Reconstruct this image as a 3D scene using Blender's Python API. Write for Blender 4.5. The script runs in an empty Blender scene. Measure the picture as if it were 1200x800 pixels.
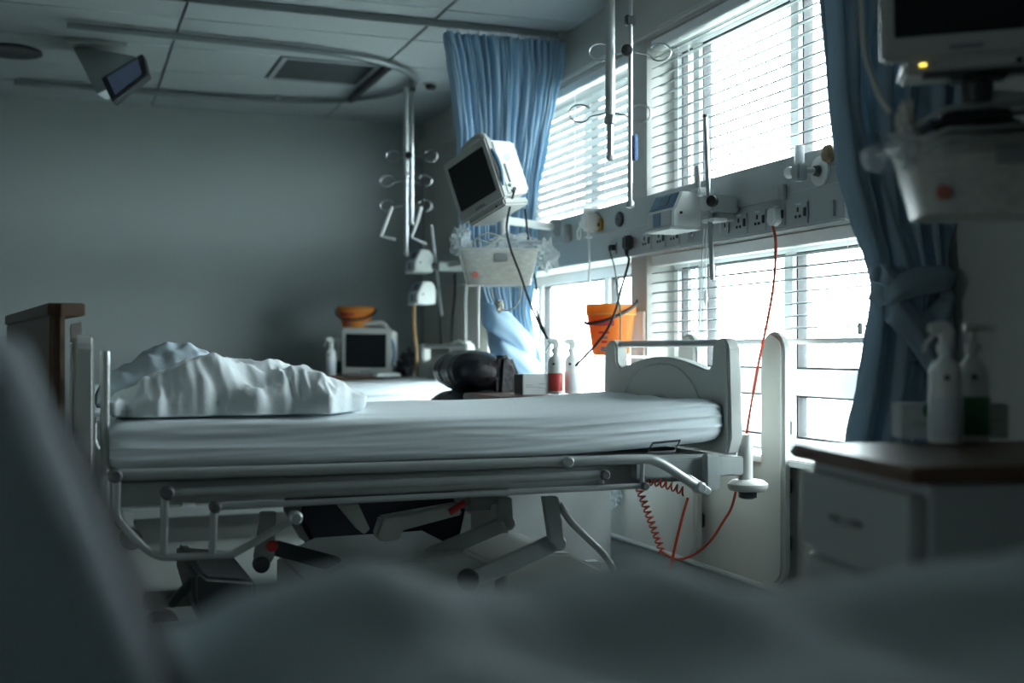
import bpy, bmesh, math, random
from mathutils import Vector, Matrix, noise
SC = bpy.context.scene
COL = SC.collection
# ------------------------------------------------------------------ camera, world, light, exposure
H = 1.05                      # eye height
F = 1400.0                    # focal length in pixels of the 1200x800 frame
V0 = 411.0                    # horizon row
YAW = math.radians(20.45)
S_, C_ = math.sin(YAW), math.cos(YAW)
cam = bpy.data.objects.new('camera', bpy.data.cameras.new('camera'))
COL.objects.link(cam)
cam.location = (0, 0, H)
cam.rotation_euler = (math.radians(90), 0, -YAW)
cam.data.sensor_width = 36
cam.data.lens = 36 * F / 1200
cam.data.shift_y = (V0 - 400) / 1200
cam.data.clip_start = 0.02
cam.data.dof.use_dof = True
cam.data.dof.focus_distance = 4.35
cam.data.dof.aperture_fstop = 1.45
SC.camera = cam
world = bpy.data.worlds.new('overcast_sky'); SC.world = world
world.use_nodes = True
wn = world.node_tree.nodes; wn.clear()
bg = wn.new('ShaderNodeBackground'); wo = wn.new('ShaderNodeOutputWorld')
bg.inputs[0].default_value = (0.80, 0.955, 1.0, 1)
bg.inputs[1].default_value = 3.2
world.node_tree.links.new(bg.outputs[0], wo.inputs[0])
SC.view_settings.view_transform = 'Standard'
SC.view_settings.look = 'None'
SC.view_settings.exposure = 3.2
SC.view_settings.gamma = 1.0
SC.view_settings.use_curve_mapping = False
SC.cycles.max_bounces = 10
SC.cycles.diffuse_bounces = 6
SC.cycles.transparent_max_bounces = 16
SC.cycles.caustics_reflective = False
SC.cycles.caustics_refractive = False
XW = 2.47                     # inner face of the window wall
ZC = 2.72                     # ceiling
YB = 8.5                      # back wall
# window openings (y0, y1, z0, z1) in the window wall
OPEN = [(5.03, 7.5, 1.735, 2.46), (3.05, 4.87, 1.735, 2.46), (5.03, 7.05, 0.66, 1.482), (3.05, 4.87, 0.66, 1.482)]
for (y0, y1, z0, z1) in OPEN:                     # sampling portals that guide sky light through the openings
    L = bpy.data.lights.new('window_portal', 'AREA'); L.shape = 'RECTANGLE'
    L.size = z1 - z0; L.size_y = y1 - y0
    L.cycles.is_portal = True
    o = bpy.data.objects.new('window_portal', L); COL.objects.link(o)
    o.location = (2.74, (y0 + y1) / 2, (z0 + z1) / 2); o.rotation_euler = (0, math.radians(90), 0)

L = bpy.data.lights.new('window_portal', 'AREA'); L.shape = 'RECTANGLE'; L.size = .9; L.size_y = .5; L.cycles.is_portal = True
o = bpy.data.objects.new('window_portal', L); COL.objects.link(o)     # portal of the unseen left-wall window added to light the foreground
o.location = (-5.84, .85, 1.75); o.rotation_euler = (0, math.radians(-90), 0)
# ------------------------------------------------------------------ pixel -> world
def ray(u, v):
    a = (u - 600) / F
    return Vector((S_ + a * C_, C_ - a * S_, (V0 - v) / F))
EYE = Vector((0, 0, H))
def PX(u, v, X): r = ray(u, v); return EYE + r * (X / r.x)
def PY(u, v, Y): r = ray(u, v); return EYE + r * (Y / r.y)
def PZ(u, v, Z): r = ray(u, v); return EYE + r * ((Z - H) / r.z)
def PD(u, v, z): return EYE + ray(u, v) * z
def lerp(a, b, t): return a + (b - a) * t
def table(tb, x):
    if x <= tb[0][0]: return tb[0][1]
    for (a, b), (c, d) in zip(tb, tb[1:]):
        if x <= c:
            t = (x - a) / (c - a); t = t * t * (3 - 2 * t) * .5 + t * .5
            return b + (d - b) * t
    return tb[-1][1]
def nz(x, y=0, z=0): return noise.noise(Vector((x, y, z)))

# ------------------------------------------------------------------ materials
MATS = {}
def mat(name, col, rough=.5, metal=0, bump=0, bscale=60, vary=0, vscale=6, trans=0, alpha=1, emit=0, ecol=None, stretch=None, coat=0, col2=None, sheen=0):
    m = bpy.data.materials.new(name); m.use_nodes = True
    nt = m.node_tree; N = nt.nodes; p = N['Principled BSDF']; lk = nt.links.new
    p.inputs['Base Color'].default_value = (*col, 1); p.inputs['Roughness'].default_value = rough
    p.inputs['Metallic'].default_value = metal
    if trans: p.inputs['Transmission Weight'].default_value = trans
    if coat: p.inputs['Coat Weight'].default_value = coat
    if sheen: p.inputs['Sheen Weight'].default_value = sheen
    if alpha < 1: p.inputs['Alpha'].default_value = alpha
    if emit:
        p.inputs['Emission Color'].default_value = (*(ecol or col), 1); p.inputs['Emission Strength'].default_value = emit
    tc = N.new('ShaderNodeTexCoord'); src = tc.outputs['Object']
    if stretch:
        mp = N.new('ShaderNodeMapping'); mp.inputs['Scale'].default_value = stretch; lk(src, mp.inputs[0]); src = mp.outputs[0]
    n = N.new('ShaderNodeTexNoise'); n.inputs['Scale'].default_value = vscale; n.inputs['Detail'].default_value = 5; lk(src, n.inputs['Vector'])
    v = vary or .04
    mx = N.new('ShaderNodeMix'); mx.data_type = 'RGBA'
    c2 = col2 or tuple(max(0, c * (1 - 2 * v)) for c in col); c1 = col if col2 else tuple(min(1, c * (1 + v)) for c in col)
    mx.inputs[6].default_value = (*c1, 1); mx.inputs[7].default_value = (*c2, 1)
    lk(n.outputs['Fac'], mx.inputs[0]); lk(mx.outputs[2], p.inputs['Base Color'])
    if bump:
        n2 = N.new('ShaderNodeTexNoise'); n2.inputs['Scale'].default_value = bscale; n2.inputs['Detail'].default_value = 6; lk(src, n2.inputs['Vector'])
        b = N.new('ShaderNodeBump'); b.inputs['Strength'].default_value = bump; b.inputs['Distance'].default_value = .01
        lk(n2.outputs['Fac'], b.inputs['Height']); lk(b.outputs[0], p.inputs['Normal'])
    MATS[name] = m
    return m
def thin(name, col, fac, rough=.1):
    """thin clear sheet: see-through with a faint gloss and tint"""
    m = bpy.data.materials.new(name); m.use_nodes = True
    nt = m.node_tree; N = nt.nodes; N.clear(); lk = nt.links.new
    o = N.new('ShaderNodeOutputMaterial'); t = N.new('ShaderNodeBsdfTransparent'); g = N.new('ShaderNodeBsdfPrincipled')
    g.inputs['Base Color'].default_value = (*col, 1); g.inputs['Roughness'].default_value = rough
    n = N.new('ShaderNodeTexNoise'); n.inputs['Scale'].default_value = 14
    r = N.new('ShaderNodeMapRange'); r.inputs[3].default_value = fac * .7; r.inputs[4].default_value = min(1, fac * 1.3)
    lk(n.outputs['Fac'], r.inputs[0])
    mx = N.new('ShaderNodeMixShader'); lk(r.outputs[0], mx.inputs[0]); lk(t.outputs[0], mx.inputs[1]); lk(g.outputs[0], mx.inputs[2]); lk(mx.outputs[0], o.inputs[0])
    MATS[name] = m
    return m
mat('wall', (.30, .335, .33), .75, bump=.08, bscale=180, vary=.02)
mat('outside', (.22, .24, .22), .9, vary=.2, vscale=.3)
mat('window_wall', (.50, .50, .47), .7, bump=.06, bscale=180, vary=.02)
mat('ceiling_tile', (.42, .46, .47), .85, bump=.25, bscale=260, vary=.03, vscale=40)
mat('ceiling_grid', (.30, .33, .34), .6)
mat('floor', (.30, .32, .30), .28, vary=.06, vscale=3, bump=.02, bscale=120)
mat('skirting', (.24, .26, .26), .45)
mat('skirting_bead', (.52, .54, .53), .4)
mat('dark_grey', (.11, .12, .125), .5)
mat('white_frame', (.86, .88, .88), .4)
mat('slat', (.25, .28, .285), .45)
mat('trunking', (.41, .44, .44), .42, metal=.15, vary=.03)
mat('track_metal', (.19, .21, .22), .4, metal=.4)
mat('trunk_line', (.5, .53, .53), .4, metal=.3)
mat('white_plastic', (.74, .76, .74), .38, vary=.02)
mat('cream_plastic', (.48, .49, .46), .4, vary=.03)
mat('grey_plastic', (.36, .38, .37), .45, vary=.04)
mat('bed_panel', (.52, .54, .51), .42, vary=.03, bump=.03, bscale=300)
mat('panel_edge', (.72, .74, .71), .4)
mat('bed_steel', (.44, .47, .46), .34, metal=.35, vary=.06, vscale=20)
mat('bed_enamel', (.34, .37, .36), .42, metal=.1, vary=.06, vscale=12)
mat('dark_plastic', (.035, .04, .045), .5)
mat('black_rubber', (.012, .014, .016), .6)
mat('chrome', (.62, .64, .65), .22, metal=1)
mat('steel', (.45, .47, .48), .3, metal=.9)
mat('sheet', (.80, .87, .90), .85, bump=.12, bscale=500, vary=.02, sheen=.1)
mat('duvet', (.82, .88, .90), .9, bump=.35, bscale=22, vary=.03, sheen=.1)
mat('pillow', (.48, .58, .64), .9, bump=.35, bscale=25, vary=.03)
mat('pillow_near', (.72, .80, .86), .9, bump=.3, bscale=20)
mat('blanket', (.68, .76, .78), .95, bump=.4, bscale=60, vary=.08)
def glowing(name, col, k, **kw):
    m = mat(name, col, **{**dict(rough=.45, vary=.05), **kw}); nt = m.node_tree; N = nt.nodes; lk = nt.links.new
    t = N.new('ShaderNodeBsdfTranslucent'); t.inputs[0].default_value = (*col, 1)
    mx = N.new('ShaderNodeMixShader'); mx.inputs[0].default_value = k
    lk(N['Principled BSDF'].outputs[0], mx.inputs[1]); lk(t.outputs[0], mx.inputs[2]); lk(mx.outputs[0], N['Material Output'].inputs[0])
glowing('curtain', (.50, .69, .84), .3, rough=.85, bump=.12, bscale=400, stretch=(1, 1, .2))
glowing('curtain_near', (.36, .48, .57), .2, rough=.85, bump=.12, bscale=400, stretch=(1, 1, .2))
mat('leather', (.012, .016, .023), .24, bump=.5, bscale=40, vary=.2)
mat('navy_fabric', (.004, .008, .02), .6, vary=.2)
mat('wood', (.16, .085, .05), .4, vary=.2, vscale=4, stretch=(1, 12, 12), col2=(.09, .05, .03))
mat('wood_lit', (.30, .20, .14), .5, vary=.2, vscale=4, stretch=(12, 12, 1), col2=(.2, .13, .09))  # paler wood: window light on the board's end put into the colour
mat('locker_white', (.50, .53, .53), .45, vary=.02)
mat('locker_front', (.44, .46, .45), .5, vary=.02)
mat('screen', (.012, .016, .018), .12)
glowing('orange_tub', (.92, .42, .08), .65); glowing('yellow_tub', (.93, .68, .18), .6)
mat('red', (.5, .03, .025), .4)
mat('faded_red', (.5, .16, .12), .6)
mat('red_label', (.55, .05, .04), .5)
mat('red_cord', (.55, .06, .025), .45)
mat('green_label', (.03, .16, .07), .5)
mat('pale_label', (.62, .68, .72), .5)
mat('grey_print', (.25, .27, .28), .6)
mat('cardboard', (.5, .52, .52), .7)
mat('cardboard_dark', (.10, .11, .11), .7)
mat('pump_blue', (.10, .20, .30), .4)
mat('pump_screen', (.12, .17, .2), .2)
mat('blue_clip', (.04, .14, .33), .4)
mat('ivory_tube', (.62, .62, .55), .5)
mat('brown_tube', (.22, .13, .05), .5)
mat('ochre', (.55, .36, .07), .5)
mat('vent_dark', (.16, .18, .19), .6)
mat('tv_glow', (.02, .03, .05), .2, emit=.006, ecol=(.35, .55, .9))
mat('led_amber', (.9, .7, .1), .4, emit=.5, ecol=(1, .75, .12))
thin('glass', (.8, .9, .9), .06, .02)
thin('clear_bag', (.78, .84, .86), .42, .2)
thin('clear_bin', (.76, .76, .70), .48, .25)
thin('clear_tube', (.8, .84, .85), .7, .2)

# ------------------------------------------------------------------ mesh helpers (all in world coordinates)
def NB(): return bmesh.new()
def box(bm, x0, x1, y0, y1, z0, z1, M=None):
    vs = [bm.verts.new((x, y, z)) for z in (z0, z1) for x, y in ((x0, y0), (x1, y0), (x1, y1), (x0, y1))]
    for f in ((3, 2, 1, 0), (4, 5, 6, 7), (0, 1, 5, 4), (1, 2, 6, 5), (2, 3, 7, 6), (3, 0, 4, 7)): bm.faces.new([vs[i] for i in f])
    if M is not None:
        for v in vs: v.co = M @ v.co
    return vs
def bev(bm, off, seg=2, ang=30):
    bm.normal_update()
    es = [e for e in bm.edges if len(e.link_faces) == 2 and e.calc_face_angle(0) > math.radians(ang)]
    bmesh.ops.bevel(bm, geom=es, offset=off, segments=seg, affect='EDGES', clamp_overlap=True)
    return bm
def bbox(x0, x1, y0, y1, z0, z1, b=.004, M=None, seg=2):
    bm = NB(); box(bm, x0, x1, y0, y1, z0, z1)
    if b: bev(bm, b, seg)
    if M is not None: bm.transform(M)
    return bm
def smooth_path(pts, n=6, closed=False):
    pts = [Vector(p) for p in pts]; out = []
    L = len(pts)
    rng = L if closed else L - 1
    for i in range(rng):
        g = lambda k: pts[k % L] if closed else pts[max(0, min(L - 1, k))]
        p0, p1, p2, p3 = g(i - 1), g(i), g(i + 1), g(i + 2)
        for k in range(n):
            t = k / n
            out.append(.5 * ((2 * p1) + (p2 - p0) * t + (2 * p0 - 5 * p1 + 4 * p2 - p3) * t * t + (3 * p1 - p0 - 3 * p2 + p3) * t ** 3))
    if not closed: out.append(pts[-1])
    return out
def tube(bm, pts, r, seg=10, closed=False, flat=None):
    """sweep a circle (or a flat oval: flat=(normal, ratio)) along a path; r may be a list"""
    pts = [Vector(p) for p in pts]; n = len(pts)
    rs = r if isinstance(r, (list, tuple)) else [r] * n
    rings = []; up = None
    for i, p in enumerate(pts):
        a = pts[(i - 1) % n] if (closed or i) else p; b = pts[(i + 1) % n] if (closed or i < n - 1) else p
        t = (b - a)
        if t.length < 1e-9: t = Vector((0, 0, 1))
        t.normalize()
        if up is None:
            up = Vector((0, 0, 1)) if abs(t.z) < .9 else Vector((1, 0, 0))
        if flat: up = Vector(flat[0])
        sd = t.cross(up)
        if sd.length < 1e-6: sd = t.orthogonal()
        sd.normalize(); up = sd.cross(t).normalized()
        q = flat[1] if flat else 1
        rings.append([bm.verts.new(p + (sd * math.cos(k * math.tau / seg) + up * math.sin(k * math.tau / seg) * q) * rs[i]) for k in range(seg)])
    m = n if closed else n - 1
    for i in range(m):
        A, B = rings[i], rings[(i + 1) % n]
        for k in range(seg): bm.faces.new((A[k], A[(k + 1) % seg], B[(k + 1) % seg], B[k]))
    if not closed:
        bm.faces.new(rings[0][::-1]); bm.faces.new(rings[-1])
    return bm
def tb(pts, r, seg=10, closed=False, smooth=0, flat=None):
    if smooth: pts = smooth_path(pts, smooth, closed)
    return tube(NB(), pts, r, seg, closed, flat)
def lathe(bm, prof, c=(0, 0, 0), seg=20, M=None):
    c = Vector(c); rings = []
    for r, z in prof:
        ring = []
        for k in range(seg):
            p = Vector((r * math.cos(k * math.tau / seg), r * math.sin(k * math.tau / seg), z))
            if M is not None: p = M @ p
            ring.append(bm.verts.new(c + p))
        rings.append(ring)
    for A, B in zip(rings, rings[1:]):
        for k in range(seg): bm.faces.new((A[k], A[(k + 1) % seg], B[(k + 1) % seg], B[k]))
    bm.faces.new(rings[0][::-1]); bm.faces.new(rings[-1])
    return bm
def lt(prof, c=(0, 0, 0), seg=20, M=None): return lathe(NB(), prof, c, seg, M)
def aim(d):
    """rotation taking +Z to direction d"""
    return Vector((0, 0, 1)).rotation_difference(Vector(d).normalized()).to_matrix()
def prism(bm, poly, vec):
    vec = Vector(vec); A = [bm.verts.new(p) for p in poly]; B = [bm.verts.new(Vector(p) + vec) for p in poly]
    n = len(A); bm.faces.new(A); bm.faces.new(B[::-1])
    for i in range(n): bm.faces.new((A[(i + 1) % n], A[i], B[i], B[(i + 1) % n]))
    bmesh.ops.recalc_face_normals(bm, faces=bm.faces)
    return bm
def pr(poly, vec, b=0, seg=2):
    bm = prism(NB(), poly, vec)
    if b: bev(bm, b, seg, 40)
    return bm
def ppx(pix, Y, th, b=.003):
    """prism traced in a vertical plane y = Y, thickness th away from the eye"""
    return pr([PY(u, v, Y) for u, v in pix], (0, th, 0), b)
def bar(p0, p1, w, t, n=(0, 1, 0), b=.004):
    """flat bar with rounded ends from p0 to p1, width w, thickness t along n"""
    p0, p1, n = Vector(p0), Vector(p1), Vector(n).normalized(); d = (p1 - p0).normalized(); s = d.cross(n).normalized()
    poly = []
    for k in range(7):
        a = -math.pi / 2 + math.pi * k / 6; poly.append(p1 + (d * math.cos(a) + s * math.sin(a)) * w / 2)
    for k in range(7):
        a = math.pi / 2 + math.pi * k / 6; poly.append(p0 + (d * math.cos(a) + s * math.sin(a)) * w / 2)
    return pr([p - n * t / 2 for p in poly], n * t, b, 1)
def sheet(nu, nv, fn, bm=None, close_u=False):
    bm = bm or NB()
    g = [[bm.verts.new(fn(i / (nu - (0 if close_u else 1)), j / (nv - 1))) for j in range(nv)] for i in range(nu)]
    for i in range(nu if close_u else nu - 1):
        for j in range(nv - 1): bm.faces.new((g[i][j], g[(i + 1) % nu][j], g[(i + 1) % nu][j + 1], g[i][j + 1]))
    return bm
def cushion(n, m, plan, top, bot, e=.5, pw=4):
    """closed soft body: plan(s,t)->(x,y); top/bot(s,t,x,y,edge)->z; edge 0 at the rim, 1 inside"""
    bm = NB(); T = []; B = []
    for i in range(n):
        s = math.sin((i / (n - 1) * 2 - 1) * math.pi / 2 * .999) * .35 + (i / (n - 1) * 2 - 1) * .65; rt = []; rb = []
        for j in range(m):
            t = math.sin((j / (m - 1) * 2 - 1) * math.pi / 2 * .999) * .35 + (j / (m - 1) * 2 - 1) * .65
            ed = max(0, (1 - abs(s) ** pw) * (1 - abs(t) ** pw)) ** e
            x, y = plan(s, t)
            vt = bm.verts.new((x, y, top(s, t, x, y, ed)))
            rim = i in (0, n - 1) or j in (0, m - 1)
            rt.append(vt); rb.append(vt if rim else bm.verts.new((x, y, bot(s, t, x, y, ed))))
        T.append(rt); B.append(rb)
    for i in range(n - 1):
        for j in range(m - 1):
            bm.faces.new((T[i][j], T[i + 1][j], T[i + 1][j + 1], T[i][j + 1]))
            q = (B[i][j], B[i][j + 1], B[i + 1][j + 1], B[i + 1][j])
            try: bm.faces.new(q)
            except ValueError: pass
    return bm
def join(*bms):
    out = bms[0]
    for b in bms[1:]:
        me = bpy.data.meshes.new('tmp'); b.to_mesh(me); b.free(); out.from_mesh(me); bpy.data.meshes.remove(me)
    return out

# ------------------------------------------------------------------ objects
def worg(o):
    v = Vector((0, 0, 0))
    while o is not None: v = v + o.location; o = o.parent
    return v
def obj(name, bm, m, parent=None, org=None, smooth=38, label=None):
    me = bpy.data.meshes.new(name)
    o = bpy.data.objects.new(name, me); COL.objects.link(o)
    if parent is not None: o.parent = parent
    if org is not None: o.location = Vector(org) - (worg(parent) if parent is not None else Vector((0, 0, 0)))
    w = worg(o)
    bm.transform(Matrix.Translation(-w))
    bm.normal_update(); bm.to_mesh(me); bm.free()
    if smooth:
        me.shade_smooth(); me.set_sharp_from_angle(angle=math.radians(smooth))
    me.materials.append(MATS[m])
    if label: o['label'] = label
    return o
def thing(name, loc, label, cat, group=None):
    o = bpy.data.objects.new(name, None); COL.objects.link(o); o.empty_display_size = .1
    o.location = loc; tag(o, label, cat, group)
    return o
def tag(o, label, cat, group=None):
    o['label'] = label; o['category'] = cat
    if group: o['group'] = group
    return o
def struct(name, bm, m, parent=None, smooth=38):
    o = obj(name, bm, m, parent, smooth=smooth); 
    if parent is None: o['kind'] = 'structure'
    return o
def dup(o, off=(0, 0, 0), parent=None, label=None, group=None):
    c = o.copy(); COL.objects.link(c)
    if parent is not None: c.parent = parent
    c.location = o.location + Vector(off)
    if label: c['label'] = label
    if group: c['group'] = group
    for ch in list(o.children): dup(ch, (0, 0, 0), c)
    return c
def share(name, src, loc, parent, rot=None):
    """another object using the mesh of src; loc in world coordinates"""
    o = bpy.data.objects.new(name, src.data); COL.objects.link(o); o.parent = parent
    o.location = Vector(loc) - worg(parent)
    if rot: o.rotation_euler = rot
    return o
# ================================================================== THE ROOM
XL, YN = -5.6, -1.6
struct('floor', bbox(XL - .2, XW + .25, YN - .2, YB + .2, -.12, 0, 0), 'floor')
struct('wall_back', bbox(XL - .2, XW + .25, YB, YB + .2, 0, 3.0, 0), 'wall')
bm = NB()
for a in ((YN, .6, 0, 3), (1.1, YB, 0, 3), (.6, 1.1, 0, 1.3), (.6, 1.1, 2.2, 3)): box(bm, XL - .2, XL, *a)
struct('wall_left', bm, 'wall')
struct('added_partition', bbox(XL, -1.15, 3.2, 3.35, 0, ZC, 0), 'wall')  # unseen partition added to keep that light off the back wall
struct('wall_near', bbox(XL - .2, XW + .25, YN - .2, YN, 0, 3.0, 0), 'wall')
struct('outside_ground', bbox(XW + 1.2, XW + 90, -60, 70, -3.3, -3.2, 0), 'outside')
# window wall with its four openings
bm = NB(); T = XW + .25
def wbox(y0, y1, z0, z1): box(bm, XW, T, y0, y1, z0, z1)
wbox(YN, 3.05, 0, 3.0); wbox(7.5, YB, 0, 3.0); wbox(7.05, 7.5, 0, 1.735); wbox(4.87, 5.03, .66, 2.46)
wbox(3.05, 7.05, 0, .66); wbox(3.05, 7.5, 2.46, 3.0)
wbox(3.05, 4.87, 1.482, 1.735); wbox(5.03, 7.05, 1.482, 1.735)
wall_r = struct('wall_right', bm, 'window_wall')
# skirting, cornice board, sills
def skirt(name, poly, vec): struct(name, pr(poly, vec, .006), 'skirting')
skirt('baseboard_right', [(XW, YN, 0), (XW - .03, YN, 0), (XW - .014, YN, .05), (XW - .012, YN, .15), (XW, YN, .165)], (0, YB - YN, 0))
skirt('baseboard_back', [(XL, YB, 0), (XL, YB - .03, 0), (XL, YB - .014, .05), (XL, YB - .012, .15), (XL, YB, .165)], (XW - XL, 0, 0))
struct('trim_5', tb([(XW - .012, YN, .165), (XW - .012, YB, .165)], .011, 8), 'skirting_bead')
struct('trim_1', bbox(XW - .035, XW, 2.75, YB, 2.47, 2.60, .006), 'window_wall')
for k, (y0, y1) in enumerate(((5.03, 7.05), (3.05, 4.87))):
    struct('trim_%d' % (k + 2), bbox(XW - .05, T - .08, y0 - (.04 if k else 0), y1 + (0 if k else .04), .635, .662, .006), 'white_frame')
# window units: outer frame, mullions, transom, panes with dark gaskets
GX = XW + .17
def window(n, y0, y1, z0, z1, muls, trans=None):
    w = thing('window_%d' % n, (GX, (y0 + y1) / 2, z0), None, None); del w['label'], w['category']; w['kind'] = 'structure'
    b = .055
    fr = NB()
    for a in ((y0, y1, z0, z0 + b), (y0, y1, z1 - b, z1), (y0, y0 + b, z0 + b, z1 - b), (y1 - b, y1, z0 + b, z1 - b)): box(fr, GX - .035, GX + .035, *a)
    obj('window_frame', bev(fr, .006), 'white_frame', w)
    ys = [y0 + b] + [q for mu in muls for q in (mu - .035, mu + .035)] + [y1 - b]
    for mu in muls: obj('mullion', bbox(GX - .034, GX + .034, mu - .035, mu + .035, z0 + b, z1 - b, .006), 'white_frame', w)
    zs = [z0 + b, z1 - b]
    if trans: zs = [z0 + b, trans - .05, trans + .05, z1 - b]
    for i in range(0, len(ys), 2):
        if trans: obj('transom', bbox(GX - .034, GX + .034, ys[i], ys[i + 1], trans - .05, trans + .05, .006), 'white_frame', w)
        for j in range(0, len(zs), 2):
            g = NB(); a0, a1, c0, c1 = ys[i], ys[i + 1], zs[j], zs[j + 1]; q = .008
            for a in ((a0, a1, c0, c0 + q), (a0, a1, c1 - q, c1), (a0, a0 + q, c0 + q, c1 - q), (a1 - q, a1, c0 + q, c1 - q)): box(g, GX - .02, GX + .02, *a)
            gk = obj('gasket', g, 'black_rubber', w)
            obj('pane', bbox(GX - .004, GX + .004, a0 + q, a1 - q, c0 + q, c1 - q, 0), 'glass', w)
    return w
window(1, *OPEN[0], [5.85, 6.7]); window(2, *OPEN[1], [3.90, 4.66])
window(3, *OPEN[2], [5.60, 6.52]); window(4, *OPEN[3], [3.94, 4.62], .93)
fill_window = window(5, .6, 1.1, 1.3, 2.2, []); fill_window.location.x = XL - .1  # unseen window in the left wall, added to light the foreground
# window sill bottom casements of window_4 sit under the transom; handles
# ceiling slab with its lay-in tiles
ceil = struct('ceiling', bbox(XL - .2, XW + .25, YN - .2, YB + .2, ZC + .02, ZC + .15, 0), 'ceiling_grid')
xs = [XL, -5.46, -4.26, -3.06, -1.86, -.66, .54, 1.74, XW]; ys = [YN] + [6.2 + .6 * k for k in range(-12, 4)] + [YB]
proto = {}
for i in range(len(xs) - 1):
    for j in range(len(ys) - 1):
        x0, x1, y0, y1 = xs[i], xs[i + 1], ys[j], ys[j + 1]
        if x1 - x0 < .2 or y1 - y0 < .05: continue
        vent_here = abs(y0 - 6.8) < .01 and abs(x0 - .54) < .01
        if vent_here: x1 = 1.14
        key = (round(x1 - x0, 3), round(y1 - y0, 3))
        if key in proto: share('ceiling_tile', proto[key], ((x0 + x1) / 2, (y0 + y1) / 2, ZC), ceil)
        else:
            g = .007
            proto[key] = obj('ceiling_tile', bbox(x0 + g, x1 - g, y0 + g, y1 - g, ZC, ZC + .02, .004, seg=1), 'ceiling_tile', ceil, org=((x0 + x1) / 2, (y0 + y1) / 2, ZC))
# air vent panel in the ceiling
v = thing('air_vent', (1.44, 7.1, ZC), 'square dark louvred air grille set flush among the ceiling tiles', 'vent')
bm = NB()
for a in ((1.15, 1.73, 6.81, 6.84), (1.15, 1.73, 7.36, 7.39), (1.15, 1.18, 6.84, 7.36), (1.70, 1.73, 6.84, 7.36)): box(bm, *a, ZC - .008, ZC + .018)
obj('vent_frame', bm, 'ceiling_grid', v)
obj('backing', bbox(1.18, 1.70, 6.84, 7.36, ZC + .012, ZC + .018, 0), 'vent_dark', v)
sl = None
for k in range(16):
    y = 6.855 + k * .0325
    M = Matrix.Translation((1.44, y, ZC + .004)) @ Matrix.Rotation(math.radians(35), 4, 'X')
    if sl is None: sl = obj('vent_slat', bbox(-.26, .26, -.012, .012, -.001, .001, 0, M), 'vent_dark', v, org=(1.44, y, ZC + .004))
    else: share('vent_slat', sl, (1.44, y, ZC + .004), v)
# recessed downlight and smoke detector
p = PZ(14, 58, ZC)
d = thing('downlight', (p.x, p.y, ZC), 'unlit round recessed downlight with dark ring at the left end of the ceiling', 'light')
obj('trim_ring', lt([(.10, .0), (.155, -.004), (.16, -.018), (.13, -.022), (.105, -.012)], p, 28), 'dark_plastic', d)
obj('diffuser', lt([(.02, -.004), (.10, -.004), (.105, -.001), (.02, 0)], p, 28), 'grey_plastic', d)
p = PZ(505, 98, ZC)
d = thing('smoke_detector', (p.x, p.y, ZC), 'small dark smoke detector on the ceiling between the oval rail and the curtain', 'detector')
obj('detector_base', lt([(.05, 0), (.05, -.008), (.042, -.012)], p), 'grey_plastic', d)
obj('sensor_head', lt([(.034, -.012), (.034, -.03), (.022, -.038)], p), 'dark_plastic', d)
# ------------------------------------------------------------------ venetian blinds
def blind(name_label, y0, y1, z0, z1, tilt, xb, ladders, raise_to=None):
    w = thing('venetian_blind', (xb, (y0 + y1) / 2, z0), name_label, 'blind', 'venetian blinds on the windows')
    obj('headrail', bbox(xb - .028, xb + .028, y0, y1, z1 - .045, z1, .004), 'white_frame', w)
    obj('bottom_rail', bbox(xb - .025, xb + .025, y0, y1, z0, z0 + .02, .006), 'white_frame', w)
    P = .0446; k = 0; src = None; z = z1 - .045 - P * .7
    while z > z0 + .03:
        c = (xb, (y0 + y1) / 2, z)
        if src is None:
            hw = .025
            prof = [(-hw, -.003), (-hw * .5, .001), (0, .0022), (hw * .5, .001), (hw, -.003)]
            s = NB(); n = len(prof); R = Matrix.Rotation(-math.radians(tilt), 3, 'Y'); A = []; B = []
            for yy, L in ((y0 + .004, A), (y1 - .004, B)):
                for dz in (0, .0024):
                    for a, b in (prof if dz == 0 else prof[::-1]):
                        q = R @ Vector((a, 0, b + dz)); L.append(s.verts.new((xb + q.x, yy, z + q.z)))
            m = len(A); s.faces.new(A); s.faces.new(B[::-1])
            for i in range(m): s.faces.new((A[(i + 1) % m], A[i], B[i], B[(i + 1) % m]))
            bmesh.ops.recalc_face_normals(s, faces=s.faces)
            src = obj('slat', s, 'slat', w, org=c)
        else: share('slat', src, c, w)
        z -= P; k += 1
    for yl in ladders:
        l = NB(); 
        for dx in (-.026, .026): box(l, xb + dx - .001, xb + dx + .001, yl - .001, yl + .001, z0 + .02, z1 - .045)
        obj('ladder_cord', l, 'white_frame', w)
    return w
XBL = XW + .04
b1 = blind('tilted white venetian blind on the window right beside the brighter blue curtain', 5.045, 7.485, 1.742, 2.455, -17, XBL, [5.35, 5.72, 6.25, 6.8])
b2 = blind('wide upper white venetian blind glowing above the socket panel beside the knotted curtain', 3.065, 4.855, 1.742, 2.455, 17, XBL, [3.4, 4.6])
b3 = blind('lower white venetian blind below the socket panel, ending above the transom', 3.065, 4.855, 1.075, 1.478, 4, XBL, [3.4, 4.6])
# blind tilt wand and pull cord seen in the lower window
w = thing('blind_cord', PX(1004, 260, XBL - .05), 'thin blind pull cord with small dark toggle hanging by the knotted curtain', 'cord')
pa, pb = PX(1005, 250, XBL - .045), PX(1008, 385, XBL - .045)
obj('string', tb([pa, pb], .0015, 6), 'white_frame', w)
obj('toggle', lt([(.004, .02), (.009, .015), (.009, -.015), (.005, -.02)], pb, 10), 'grey_plastic', w)
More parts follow.
